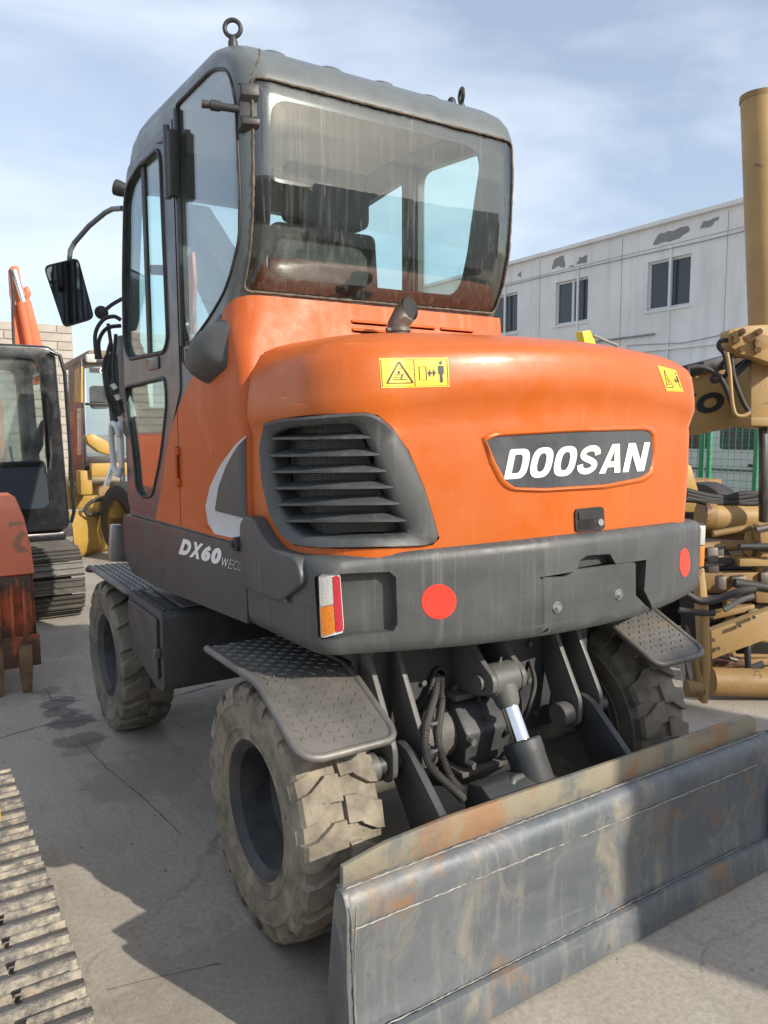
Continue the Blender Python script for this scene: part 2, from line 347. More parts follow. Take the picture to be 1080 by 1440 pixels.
M_bldtop = simple('rusty_blade_lip', _bladetop)
def _weld(t, p):
    p.inputs['Base Color'].default_value = (.24, .23, .21, 1); p.inputs['Metallic'].default_value = .2; p.inputs['Roughness'].default_value = .45
M_weld = simple('weld_bead', _weld)
def _fender(t, p):
    nz = noise(t, 6, 6, .6); c = mixc(t, ramp(t, nz, .3, .7), (.105, .10, .094), (.20, .185, .165)); c = mixc(t, math_(t, 'MULTIPLY', ramp(t, noise(t, 4, 7, .7), .60, .68), .6), c, (.22, .15, .09))
    t.links.new(c, p.inputs['Base Color']); p.inputs['Metallic'].default_value = .3; p.inputs['Roughness'].default_value = .5
    b = nd(t, 'ShaderNodeBump', _Strength=.2, _Distance=.006); t.links.new(noise(t, 50, 6, .7), b.inputs['Height']); t.links.new(b.outputs[0], p.inputs['Normal'])
M_fend = simple('checker_plate', _fender)
def _shoe(t, p):
    nz = noise(t, 24, 8, .72, coord='W'); c = mixc(t, ramp(t, nz, .40, .64), (.085, .080, .076), (.38, .33, .25)); c = mixc(t, math_(t, 'MULTIPLY', ramp(t, noise(t, 6, 7, .65, coord='W'), .60, .68), .5), c, (.30, .19, .10))
    t.links.new(c, p.inputs['Base Color']); p.inputs['Metallic'].default_value = .2; p.inputs['Roughness'].default_value = .65
    b = nd(t, 'ShaderNodeBump', _Strength=.5, _Distance=.008); t.links.new(nz, b.inputs['Height']); t.links.new(b.outputs[0], p.inputs['Normal'])
M_shoe = simple('muddy_track_shoe', _shoe)
def _rust(t, p):
    nz = noise(t, 5, 8, .65, (1, 1, .4)); c = mixc(t, ramp(t, nz, .42, .52), (.55, .13, .05), (.10, .055, .035)); t.links.new(c, p.inputs['Base Color']); p.inputs['Roughness'].default_value = .6
    b = nd(t, 'ShaderNodeBump', _Strength=.3, _Distance=.01); t.links.new(nz, b.inputs['Height']); t.links.new(b.outputs[0], p.inputs['Normal'])
M_bucket = simple('rusty_bucket', _rust)
def _rust2(t, p):
    nz = noise(t, 9, 8, .65); c = mixc(t, ramp(t, nz, .35, .65), (.14, .075, .04), (.25, .17, .09)); t.links.new(c, p.inputs['Base Color']); p.inputs['Roughness'].default_value = .7; p.inputs['Metallic'].default_value = .3
M_tooth = simple('tooth_steel', _rust2)
def _wallw(t, p):
    c = mixc(t, ramp(t, noise(t, .8, 6, .6), .3, .7), (.69, .68, .655), (.80, .79, .765))
    c = mixc(t, math_(t, 'MULTIPLY', ramp(t, noise(t, 1., 5, .65, (3, 3, .35)), .5, .72), .35), c, (.38, .38, .38))
    t.links.new(c, p.inputs['Base Color']); p.inputs['Roughness'].default_value = .85
    b = nd(t, 'ShaderNodeBump', _Strength=.3, _Distance=.02); t.links.new(noise(t, 6, 6, .6), b.inputs['Height']); t.links.new(b.outputs[0], p.inputs['Normal'])
M_wall = simple('white_wall_paint', _wallw)
M_patch = paint('bare_render_patch', (.24, .24, .24), .9, dust=.2, bump=.3)
M_block = paint('grey_block', (.36, .33, .285), .9, dust=.3, dustcol=(.45, .41, .35), var=.18, bump=.2)
M_mortar = paint('mortar', (.55, .52, .46), .9, dust=.2, bump=.2)
def _meshm(t, p):   # expanded metal behind the louvres
    tcn = nd(t, 'ShaderNodeTexCoord'); mp = nd(t, 'ShaderNodeMapping'); mp.inputs['Scale'].default_value = (90, 90, 150); mp.inputs['Rotation'].default_value = (0, 0, 0)
    t.links.new(tcn.outputs['Object'], mp.inputs[0]); sp = nd(t, 'ShaderNodeSeparateXYZ'); t.links.new(mp.outputs[0], sp.inputs[0])
    a = math_(t, 'FRACT', math_(t, 'ADD', sp.outputs[0], sp.outputs[2])); b_ = math_(t, 'FRACT', math_(t, 'SUBTRACT', sp.outputs[0], sp.outputs[2]))
    k = math_(t, 'MAXIMUM', math_(t, 'LESS_THAN', a, .22), math_(t, 'LESS_THAN', b_, .22))
    t.links.new(mixc(t, k, (.008, .008, .009), (.16, .155, .145)), p.inputs['Base Color']); p.inputs['Roughness'].default_value = .6
M_mesh = simple('expanded_mesh', _meshm)
def lens(name, col):
    def f(t, p):
        v = nd(t, 'ShaderNodeTexVoronoi', _Scale=180.); c = nd(t, 'ShaderNodeTexCoord'); t.links.new(c.outputs['Object'], v.inputs[0])
        t.links.new(mixc(t, ramp(t, v.outputs['Distance'], .0, .6), col, [x*.75 for x in col]), p.inputs['Base Color']); p.inputs['Roughness'].default_value = .18; p.inputs['Coat Weight'].default_value = .6
        b = nd(t, 'ShaderNodeBump', _Strength=.3, _Distance=.002); t.links.new(v.outputs['Distance'], b.inputs['Height']); t.links.new(b.outputs[0], p.inputs['Normal'])
    return simple(name, f)
M_lw, M_la, M_lr = lens('clear_lens', (.60, .60, .56)), lens('amber_lens', (.78, .24, .02)), lens('red_lens', (.55, .03, .05))
M_refl = simple('mirror_glass', lambda t, p: (setattr(p.inputs['Metallic'], 'default_value', 1.), setattr(p.inputs['Roughness'], 'default_value', .03), setattr(p.inputs['Base Color'], 'default_value', (.30, .33, .37, 1))))
M_pane = simple('window_pane_dark', lambda t, p: (setattr(p.inputs['Roughness'], 'default_value', .06), setattr(p.inputs['Base Color'], 'default_value', (.045, .055, .065, 1))))
M_frit = simple('window_frit', lambda t, p: (setattr(p.inputs['Roughness'], 'default_value', .12), setattr(p.inputs['Base Color'], 'default_value', (.012, .010, .011, 1))))

# ================================================================== SETTING
MB().add([(-150, -120, 0), (150, -120, 0), (150, 260, 0), (-150, 260, 0)], [(0, 1, 2, 3)]).build('ground', M_con, recalc=False)
struct(bpy.data.objects['ground'])
def blob(name, c, r, mat, sx=1, sy=1, z=.004, n=40, rough=.3, rot=0, lab=None):
    pts = []
    for k in range(n):
        a = 2*pi*k/n; q = r*(1+rough*(random.random()-.5)+rough*.6*sin(3*a+c[0]*7)+.15*sin(7*a))
        x, y = q*cos(a)*sx, q*sin(a)*sy; pts.append((c[0]+x*cos(rot)-y*sin(rot), c[1]+x*sin(rot)+y*cos(rot), z))
    o = MB().add(pts, [tuple(range(n))]).build(name, mat, smooth=0, recalc=False); return struct(o)
for (u, v, r, sx, sy) in ((80, 990, .10, .8, 1.5), (100, 1022, .13, .8, 1.1), (112, 1042, .08, .7, 1.), (66, 975, .06, 1, 1), (92, 1006, .05, 1, .6)):
    pass
# shallow joint and crack lines, cut as thin dark fills
def crack(px, wd):
    P = [at(u, v, 2, .003) for u, v in px]; Q = []
    for a, b in zip(P, P[1:]):
        for k in range(10):
            q = a.lerp(b, k/10); Q.append(q+Vector((random.uniform(-1, 1), random.uniform(-1, 1), 0))*wd*1.2)
    v = []; f = []
    for i, q in enumerate(Q):
        t = (Q[min(i+1, len(Q)-1)]-Q[max(i-1, 0)]).normalized(); s = Vector((-t.y, t.x, 0))*wd*random.uniform(.3, 1)
        v += [q+s, q-s]
        if i: f.append((2*i-2, 2*i-1, 2*i+1, 2*i))
    return struct(MB().add(v, f).build('ground_crack', M_stain, smooth=0, recalc=False))
crack([(0, 1037), (60, 1020), (130, 1010)], .004); crack([(225, 985), (270, 972), (305, 962)], .007)
crack([(65, 968), (75, 985), (125, 984)], .004); crack([(112, 1040), (150, 1080), (200, 1120), (262, 1180)], .0025)
crack([(150, 1392), (230, 1372), (320, 1352)], .0018)

# ---- white building on the right: wall plane x = 12, with sunk windows
WX = 12.0
bd = thing('white_building', 'long two storey white painted building with patches of fallen render behind the excavators', 'building', (WX, 12, 0))
wl = MB().box(WX, WX+9, 3.5, 46, 0, 5.86).build('wall', M_wall, bd, smooth=0)
wins = []
for (uL, vT, uR, vB) in ((912, 348, 970, 416), (782, 381, 826, 443), (688, 404, 727, 463)):
    a = at(uL, vT, 0, WX); b = at(uR, vB, 0, WX); wins.append((b.y, a.y, 4.14, 5.16))
wy = [w_[0] for w_ in wins]; step = 2.55
random.seed(11)
for k in range(1, 8): wins.append((wins[2][0]+step*k*1.0, wins[2][1]+step*k*1.0, 4.14, 5.16))
wins.append((4.0, 5.05, 4.14, 5.16))
low = [(y0, y1, 1.0, 2.2) for (y0, y1, a, b) in wins]
cut = MB()
for (y0, y1, z0, z1) in wins+low: cut.box(WX-.2, WX+.16, y0, y1, z0, z1)
boolean(wl, cut.mesh('c'))
for (y0, y1, z0, z1) in wins+low:
    mb = MB()
    for (a, b, c, d) in ((y0, y1, z0, z0+.05), (y0, y1, z1-.05, z1), (y0, y0+.05, z0+.05, z1-.05), (y1-.05, y1, z0+.05, z1-.05), ((y0+y1)/2-.035, (y0+y1)/2+.035, z0+.05, z1-.05)):
        mb.box(WX+.06, WX+.12, a, b, c, d)
    fr = mb.build('window', M_van, bd, smooth=0)
    MB().box(WX+.10, WX+.115, y0+.05, (y0+y1)/2-.035, z0+.05, z1-.05).build('pane', M_pane, fr, smooth=0)
    MB().box(WX+.085, WX+.10, (y0+y1)/2+.035, y1-.05, z0+.05, z1-.05).build('pane', M_pane, fr, smooth=0)
    MB().box(WX-.03, WX+.1, y0-.05, y1+.05, z0-.05, z0-.002).build('sill', M_wall, fr, smooth=0)
MB().box(WX-.10, WX+.5, 3.4, 46, 5.862, 5.95).build('coping', M_wall, bd, smooth=0, bevel=.01)
for k in range(9):
    y = 5.7+2.55*k
    MB().box(WX-.035, WX-.002, y, y+.05, 2.6, 5.4).build('downpipe', M_wall, bd, smooth=0)
for k in range(9): MB().box(WX-.006, WX-.0015, 4.45+2.55*k, 4.456+2.55*k, 0.1, 5.8).build('panel_joint', M_patch, bd, smooth=0)
for z in (5.42,): MB().box(WX-.0065, WX-.002, 3.6, 45, z, z+.008).build('panel_joint', M_patch, bd, smooth=0)
MB().tube([(WX-.03, 3.6, 5.36), (WX-.03, 7.5, 5.33), (WX-.03, 12, 5.37), (WX-.03, 20, 5.34)], .009, 6).build('cable', M_patch, bd)
MB().tube([(WX-.03, 6.4, 3.5), (WX-.03, 7.9, 3.38), (WX-.03, 9.3, 3.46), (WX-.05, 9.4, 2.4)], .008, 6).build('cable', M_patch, bd)
MB().box(WX-.05, WX-.002, 3.6, 45, 3.28, 3.33).build('string_course', M_wall, bd, smooth=0)
a = at(870, 462, 0, WX); b = at(875, 478, 0, WX)
MB().box(WX-.05, WX-.004, 8.6, 11.6, 3.62, 3.65).build('conduit', M_patch, bd, smooth=0)
def patch_poly(px):
    P = [at(u, v, 0, WX-.006) for u, v in px]; q = []
    for i in range(len(P)):
        for k in range(3):
            p = P[i].lerp(P[(i+1) % len(P)], k/3); q.append(p+Vector((0, random.uniform(-1, 1), random.uniform(-1, 1)))*.02)
    MB().prism(q, (.004, 0, 0)).build('bare_patch', M_patch, bd, smooth=0)
patch_poly([(918, 345), (925, 330), (938, 326), (968, 318), (970, 323), (955, 336), (935, 341)])
patch_poly([(984, 321), (990, 312), (1011, 304), (1010, 309), (998, 318)])
patch_poly([(775, 380), (778, 366), (793, 359), (794, 376), (785, 374)])
patch_poly([(811, 372), (815, 362), (826, 360), (825, 370)]); patch_poly([(727, 387), (733, 381), (733, 389)]); patch_poly([(799, 375), (806, 373), (806, 376)])

# ---- grey block wall far left, blocks laid one by one
YW = 20.
bw = thing('block_wall', 'tall wall of pale grey blocks with light mortar behind the black cab', 'wall', (0, YW, 0))
MB().box(-14, 2.44, YW+.03, YW+.5, 0, 4.45).build('mortar_bed', M_mortar, bw, smooth=0)
def blockmesh(wd): return MB().box(0, wd, 0, .06, 0, .20).build('tmpb', M_block, None, smooth=0)
bms = []
for wd in (.82, .38):
    o = blockmesh(wd); bms.append(o.data); bpy.data.objects.remove(o)
n = 0; extra = MB()
for r in range(20):
    z = .02+r*.222; x = 2.44-.82 if r % 2 == 0 else 2.44-.38
    first = True
    while x > -14:
        wd = .82 if not (first and r % 2) else .38
        if z > 1.4 and x > -.4: inst(bms[0 if wd == .82 else 1], 'block', Matrix.Translation((x, YW+random.uniform(-.012, .004), z)), bw)
        else: extra.box(x, x+wd, YW, YW+.05, z, z+.2)
        first = False; x -= .845
stuff(extra.build('block_courses', M_block, bw, smooth=0))
# taller pale house end behind the wall
hb = thing('pale_house', 'pale rendered house end rising over the block wall at the left edge', 'building', (-3, 26, 0))
MB().box(-10, 1.0, 26, 34, 0, 6.3).build('wall', M_wall, hb, smooth=0)
MB().box(-10.2, 1.2, 25.8, 34.2, 6.302, 6.45).build('roof_slab', M_mortar, hb, smooth=0)

# ---- yard buildings behind the photographer: they close the yard and stand in the window reflections
yb = thing('yard_shed', 'long grey steel shed closing the yard behind the photographer', 'building', (0, -26, 0))
MB().box(-30, 26, -34, -26, 0, 7.0).build('wall', M_patch, yb, smooth=0)
for k in range(7): MB().box(-26+7*k, -22.5+7*k, -26, -25.95, 0, 4.2).build('shutter_door', M_inner, yb, smooth=0)
MB().prism([(-30.3, -25.6, 7.0), (-30.3, -34.4, 7.0), (-30.3, -30, 8.6)], (56.6, 0, 0)).build('roof', M_skirt, yb, smooth=0)
# unseen box truck shape, added to throw the soft shade over the right half of the blade
tk = thing('shade_truck', 'unseen white truck shape added behind the camera to shade the blade', 'truck', (4, -8, 0))
def TX(p):
    x, y, z = p; x -= 2.02; y += 5.35; a = radians(23.); return Vector((2.02+x*cos(a)-y*sin(a), -5.35+x*sin(a)+y*cos(a), z))
MB(TX).box(2.02, 4.35, -9.6, -5.35, 1.05, 3.72).build('cargo_box', M_van, tk, bevel=.04)
MB(TX).box(2.5, 3.9, -11.6, -5.5, .62, 1.045).build('chassis', M_blk, tk)
MB(TX).prism([(2.15, -11.9, .55), (2.15, -9.75, .55), (2.15, -9.75, 2.7), (2.15, -11.2, 2.7), (2.15, -11.9, 1.7)], (2.05, 0, 0)).build('cab', M_van, tk, bevel=.06)
for (x, y) in ((2.2, -6.4), (4.0, -6.4), (2.2, -10.8), (4.0, -10.8)):
    MB(TX).cyl((x, y, .48), (x+.28, y, .48), .48, 28).build('wheel', M_rub, tk, bevel=.04)

# ================================================================== SURFACE TOOLS
def hit(bv, u, v, off=0.):
    l, n_, i, d = bv.ray_cast(CAM, ray(u, v))
    if l is None:
        p = CAM+ray(u, v)*3.; l, n_, i, d = bv.find_nearest(p)
    if n_.dot(ray(u, v)) > 0: n_ = -n_
    return l+n_*off
def resample(pts, n):
    P = [Vector(p) for p in pts]; P.append(P[0]); ds = [0]
    for a, b in zip(P, P[1:]): ds.append(ds[-1]+(b-a).length)
    out = []; j = 0
    for k in range(n):
        t = ds[-1]*k/n
        while ds[j+1] < t: j += 1
        out.append(P[j].lerp(P[j+1], (t-ds[j])/max(1e-9, ds[j+1]-ds[j])))
    return out
def slab(bv, px, h0, h1, n=40, rings=6, round_=0, bev=.0):
    """plate lying on a curved surface inside an outline, from height h0 to h1 above it"""
    if round_: px = roundpoly(px, round_, 4)
    P = resample(px, n); c = Vector((sum(p.x for p in P)/n, sum(p.y for p in P)/n)); R = []
    R.append([hit(bv, p.x, p.y, h0) for p in P])
    if bev:
        R.append([hit(bv, p.x, p.y, h1-bev) for p in P])
        R.append([hit(bv, *(p+(c-p).normalized()*1.2), h1) for p in P])
    else: R.append([hit(bv, p.x, p.y, h1) for p in P])
    for k in range(1, rings): R.append([hit(bv, *p.lerp(c, k/rings*.98+.01), h1) for p in P])
    return MB().loft(R, cap=True)
def prism_cut(bv, px, back, depth, round_=0, D=None):
    if round_: px = roundpoly(px, round_, 4)
    P = [hit(bv, *p) for p in px]
    if D is None:
        c = (sum(p[0] for p in px)/len(px), sum(p[1] for p in px)/len(px)); D = ray(*c)
    return MB().prism([p-D*back for p in P], D*(back+depth)).mesh('c')
def text2d(s, shear=0., bold=0., spacing=1.):
    c = bpy.data.curves.new('t', 'FONT'); c.body = s; c.shear = shear; c.offset = bold; c.space_character = spacing; c.resolution_u = 4
    o = bpy.data.objects.new('t', c); COL.objects.link(o); dg = bpy.context.evaluated_depsgraph_get(); dg.update()
    m = bpy.data.meshes.new_from_object(o.evaluated_get(dg)); bpy.data.objects.remove(o)
    V = [(v.co.x, v.co.y) for v in m.vertices]; F = [tuple(p.vertices) for p in m.polygons]
    x0 = min(v[0] for v in V); x1 = max(v[0] for v in V); y0 = min(v[1] for v in V); y1 = max(v[1] for v in V)
    return [((x-x0)/(x1-x0), (y-y0)/(y1-y0)) for x, y in V], F
def quadmap(q, s, t):   # q: TL TR BR BL
    a = Vector(q[0]).lerp(Vector(q[1]), s); b = Vector(q[3]).lerp(Vector(q[2]), s); return b.lerp(a, t)
def print_on(bv, q, V, F, off, mb=None):
    mb = mb or MB(); return mb.add([hit(bv, *quadmap(q, s, t), off) for s, t in V], F)
def bars(a, b, wd, n=8):
    a, b = Vector(a), Vector(b); return [bar(a.lerp(b, k/n), a.lerp(b, (k+1)/n), wd) for k in range(n)]
def strokes(polys):   # list of 2d polygons -> V,F
    V = []; F = []
    for p in polys: b = len(V); V += p; F.append(tuple(range(b, b+len(p))))
    return V, F
def bar(a, b, wd):
    a, b = Vector(a), Vector(b); t = (b-a).normalized(); s = Vector((-t.y, t.x))*wd/2; return [tuple(a+s), tuple(b+s), tuple(b-s), tuple(a-s)]
def disc(c, r, n=12, rx=None): return [(c[0]+(rx or r)*cos(2*pi*k/n), c[1]+r*sin(2*pi*k/n)) for k in range(n)]

# ================================================================== THE WHEELED EXCAVATOR
EX = thing('wheeled_excavator', 'orange and grey wheeled excavator seen from behind with its dozer blade lowered', 'excavator', (-.03, 1.05, 0))
UC = -.03   # chassis centre line

# ---- wheels
def tyre_mb(cx, cy, cz, s):
    KW = .87; mb = MB(); prof = [(.205, .120), (.222, .138), (.230, .146), (.238, .143), (.262, .150), (.266, .155), (.272, .156), (.276, .152), (.315, .157), (.340, .158), (.344, .162), (.350, .162), (.355, .157), (.380, .147), (.393, .120), (.398, .06)]
    prof = [(r, h*KW) for r, h in prof]; prof = prof+[(r, -h) for r, h in prof[::-1]]
    mb.lathe((cx, cy, cz), (s, 0, 0), prof, 72, closed=True)
    for side in (1, -1):
        for k in range(19):
            a0 = 2*pi*(k+(.5 if side < 0 else 0))/19; R = []
            for h, r, da, wd in ((.004, .417, 0, .100), (.052, .418, .0, .100), (.060, .418, .02, .104), (.112, .414, .09, .106), (.146, .405, .11, .104), (.1565, .388, .115, .10)):
                a = a0+da+random.uniform(-.006, .006); ring = []
                for rr, aa in ((r-.04, a-wd), (r-.003, a-wd*.97), (r, a-wd*.92), (r, a+wd*.92), (r-.003, a+wd*.97), (r-.04, a+wd)):
                    ring.append((cx+side*h*s*KW, cy+rr*cos(aa), cz+rr*sin(aa)))
                R.append(ring)
            mb.loft(R)
    return mb
def wheel(cx, cy, s, mat):
    cz = .405
    rim = MB().lathe((cx, cy, cz), (s, 0, 0), [(r_, h_*.87) for r_, h_ in [(.205, -.12), (.222, -.13), (.205, -.10), (.195, .02), (.207, .10), (.222, .118), (.232, .134), (.226, .142), (.212, .13), (.196, .11), (.186, .05), (.176, -.01), (.15, -.03), (.11, -.025), (.085, -.015), (.075, .0), (.07, .02), (.05, .024), (.0005, .026)]], 48).build('wheel', M_rim, EX, 30)
    ty = tyre_mb(cx, cy, cz, s).build('tyre', mat, rim, 24, bevel=0)
    for k in range(8):
        a = 2*pi*k/8; MB().cyl((cx-s*.03, cy+.125*cos(a), cz+.125*sin(a)), (cx-s*.005, cy+.125*cos(a), cz+.125*sin(a)), .013, 6).build('wheel_nut', M_rim, rim, 30)
    return rim
wheel(-.762, 0, -1, M_tyre); wheel(.692, 0, 1, M_tyre2); wheel(-.762, 2.06, -1, M_tyre2); wheel(.692, 2.06, 1, M_tyre2)

# ---- chassis, axle, gearbox
MB().add([], []).box(-.40, .34, -.12, 2.45, .50, .86).build('chassis', M_chas, EX, bevel=.012)
MB().cyl((UC, 1.05, .862), (UC, 1.05, .99), .46, 48).build('slewing_ring', M_chas, EX)
rp = MB().prism(yz(roundpoly([(-.50, .0), (-.50, .0)], 0), 0) if False else [(x, -.165, z) for x, z in roundpoly([(-.57, .955), (-.57, .60), (-.50, .50), (-.34, .50), (-.30, .68), (-.20, .74), (.02, .74), (.08, .72), (.13, .64), (.14, .50), (.42, .50), (.48, .60), (.48, .955)], .03)], (0, .03, 0)).build('rear_plate', M_chas, EX, bevel=.004)
MB().box(-.57, .48, -.134, .30, .93, .958).build('deck_plate', M_chas, EX, bevel=.003)
MB().tube([(-.62, 0, .405), (-.46, 0, .41), (-.30, 0, .43), (-.16, 0, .45), (-.03, 0, .45), (.10, 0, .45), (.24, 0, .43), (.40, 0, .41), (.56, 0, .405)], [.065, .07, .09, .15, .17, .15, .09, .07, .065], 24).build('rear_axle', M_gear, EX)
MB().tube([(-.62, 2.06, .405), (-.03, 2.06, .41), (.56, 2.06, .405)], [.07, .11, .07], 24).build('front_axle', M_gear, EX)
g = MB().lathe((-.40, -.17, .595), (1, 0, 0), [(.001, 0), (.085, .0), (.10, .012), (.10, .045), (.112, .05), (.112, .065), (.096, .07), (.090, .16), (.118, .165), (.118, .20), (.108, .205), (.115, .33), (.09, .36), (.0, .36)], 28).build('gearbox', M_gear, EX, 30, bevel=.003)
MB().prism([(-.25, y, z) for y, z in ((-.30, .50), (-.31, .62), (-.24, .70), (-.12, .715), (-.08, .5))], (.20, 0, 0)).build('gear_casing', M_chas, g, bevel=.012)
MB().box(-.27, -.03, -.315, -.10, .475, .495).build('flange', M_gear, g, bevel=.004)
for (x, y, z) in ((-.235, -.31, .60), (-.07, -.31, .60), (-.235, -.315, .52), (-.07, -.315, .52), (-.15, -.31, .66)): MB().cyl((x, y+.02, z), (x, y-.022, z), .013, 6).build('bolt', M_lug, g, 30)
for k in range(10):
    a = 2*pi*k/10; MB().cyl((-.405, -.17+.078*cos(a), .595+.078*sin(a)), (-.385, -.17+.078*cos(a), .595+.078*sin(a)), .010, 6).build('bolt', M_lug, g, 30)
for k in range(5): MB().cyl((-.20+.045*k, -.18, .71), (-.20+.045*k, -.18, .75), .014, 8).build('plug', M_lug, g, 30)
MB().box(-.24, .0, -.24, -.12, .712, .735).build('valve_block', M_gear, g, bevel=.006)
def hose(path, r, name='hose', par=None, mat=None, ribs=False, n=24, smooth_n=8):
    P = [Vector(p) for p in path]; Q = []
    for i in range(len(P)-1):
        p0 = P[max(i-1, 0)]; p1 = P[i]; p2 = P[i+1]; p3 = P[min(i+2, len(P)-1)]
        for k in range(smooth_n if not ribs else max(4, int((p2-p1).length/.0045))):
            m_ = smooth_n if not ribs else max(4, int((p2-p1).length/.0045)); t = k/m_
            Q.append(.5*((2*p1)+(-p0+p2)*t+(2*p0-5*p1+4*p2-p3)*t*t+(-p0+3*p1-3*p2+p3)*t**3))
    Q.append(P[-1])
    rs = [r*(1+(.16 if i % 2 else -.12)) for i in range(len(Q))] if ribs else r
    return MB().tube(Q, rs, 10).build(name, mat or M_rub, par or EX, 25 if ribs else 60)
A = lambda u, v, y: tuple(at(u, v, 1, y))
hose([A(614, 948, -.18), A(612, 975, -.22), A(598, 1030, -.36), A(604, 1075, -.42), A(640, 1112, -.46), A(652, 1124, -.44)], .0125, ribs=True)
hose([A(620, 950, -.18), A(621, 985, -.22), A(616, 1040, -.36), A(632, 1090, -.42), A(650, 1112, -.45)], .0125, ribs=True)
hose([A(611, 950, -.18), A(601, 990, -.21), A(590, 1040, -.26), A(592, 1075, -.2)], .011)
MB().lathe(A(616, 950, -.17), (0, 1, 0), [(.022, -.01), (.034, -.01), (.034, .01), (.022, .01), (.022, -.01)], 20).build('grommet', M_rub, EX)
hose([A(600, 985, -.2), A(560, 1035, -.15), A(545, 1090, -.1)], .014)

# ---- lugs, pins and blade arms
PY, PZ = -.305, .60
def lug(x, z0=.95, mat=M_lug, py=PY, pz=PZ, y0=-.165):
    pts = roundpoly([(y0, z0), (y0, z0-.20), (py+.055, pz-.045), (py+.0, pz-.062), (py-.05, pz-.03), (py-.05, pz+.06), (y0-.045, z0-.04), (y0-.03, z0)], .02, 4)
    return MB().prism(yz(pts, x), (.02, 0, 0)).build('lug', mat, EX, bevel=.003)
for x in (-.575, -.465, .235, .345): lug(x)
def armp(x):
    pts = roundpoly([(PY+.05, PZ+.04), (PY-.0, PZ+.065), (PY-.06, PZ+.05), (-.62, .44), (-.665, .40), (-.665, .14), (-.60, .13), (PY+.03, PZ-.06)], .02, 4)
    return MB().prism(yz(pts, x), (.028, 0, 0)).build('blade_arm', M_chas, EX, bevel=.003)
for x in (-.527, .285): armp(x)
for x0, x1 in ((-.66, -.40), (.18, .42)):
    pn = MB().cyl((x0, PY, PZ), (x1, PY, PZ), .030, 20).build('pin', M_chas, EX, bevel=.004)
    MB().lathe((x0-.002, PY, PZ), (1, 0, 0), [(.001, 0), (.042, 0), (.045, .006), (.045, .05), (.03, .052), (.001, .052)], 20).build('pin_head', M_lug, pn, 30)
# blade cylinder
c0 = Vector((-.120, -.325, .800)); c1 = Vector((-.112, -.60, .33)); dr = (c1-c0).normalized()
for x in (-.20, -.07):
    pts = roundpoly([(-.165, .955), (-.165, .74), (-.30, .745), (-.385, .775), (-.385, .83), (-.33, .86), (-.23, .955)], .03, 4)
    MB().prism(yz(pts, x), (.022, 0, 0)).build('lug', M_lug, EX, bevel=.003)
cyl = MB().lathe(c0+dr*.212, dr, [(.001, 0), (.060, 0), (.065, .006), (.065, .045), (.063, .05), (.063, .30), (.001, .30)], 32).build('hydraulic_cylinder', M_chas, EX, 30, bevel=.002)
MB().cyl(c0+dr*.06, c0+dr*.26, .031, 28).build('piston_rod', M_chrome, cyl)
e = MB().lathe(c0+Vector((-.058, 0, 0)), (1, 0, 0), [(.025, 0), (.052, 0), (.056, .005), (.056, .11), (.052, .115), (.025, .115), (.025, 0)], 28)
e.tube([c0+dr*.03, c0+dr*.085, c0+dr*.10], [.050, .040, .033], 20); e.build('rod_eye', M_lug, cyl, 30)
MB().cyl(c0+Vector((-.10, 0, 0)), c0+Vector((.10, 0, 0)), .026, 20).build('eye_pin', M_lug, cyl, 30)
hose([c0+dr*.31+Vector((-.06, -.02, .0)), c0+dr*.31+Vector((-.11, -.03, -.0)), c0+dr*.36+Vector((-.125, -.03, -.02)), c0+dr*.45+Vector((-.11, -.02, 0))], .013, 'oil_pipe', cyl, M_lug)
# link block between the arms
lb = MB().prism([(-.345, y, z) for y, z in ((-.66, .30), (-.66, .465), (-.50, .545), (-.43, .53), (-.40, .30))], (.21, 0, 0)).build('link_block', M_chas, EX, bevel=.008)
MB().box(-.135, -.055, -.62, -.46, .40, .52).build('pipe_bracket', M_chas, EX, bevel=.006)
MB().cyl(A(731, 1108, -.53), A(731, 1108, -.49), .014, 6).build('bracket_bolt', M_lug, EX)

for (x, z) in ((-.54, .92), (-.40, .92), (-.33, .78), (-.30, .90), (.08, .92), (.16, .84), (.16, .70), (.44, .90), (.44, .72), (.20, .56), (.40, .56), (-.54, .66)):
    MB().cyl((x, -.166, z), (x, -.180, z), .011, 6).build('bolt', M_lug, EX)
for (x, y, z) in ((-.565, PY, PZ+.062), (.245, PY, PZ+.062), (-.12, -.325, .858)):
    MB().tube([(x, y, z), (x, y-.004, z+.012), (x, y-.006, z+.02)], [.006, .004, .005], 8).build('grease_nipple', M_screw, EX)
for t_ in (.25, .6, .85):
    p = Vector(A(606, 990+110*t_, -.30-.12*t_)); MB().lathe(p, (.1, .1, 1), [(.020, 0), (.022, .0), (.022, .010), (.020, .010), (.020, 0)], 14).build('hose_clamp', M_lug, EX, 30)
hose([A(640, 905, -.17), A(655, 925, -.2), A(668, 960, -.24), A(676, 1000, -.24), A(690, 1015, -.2)], .009); hose([A(745, 930, -.17), A(752, 960, -.22), A(745, 990, -.24), A(736, 1010, -.2)], .009)
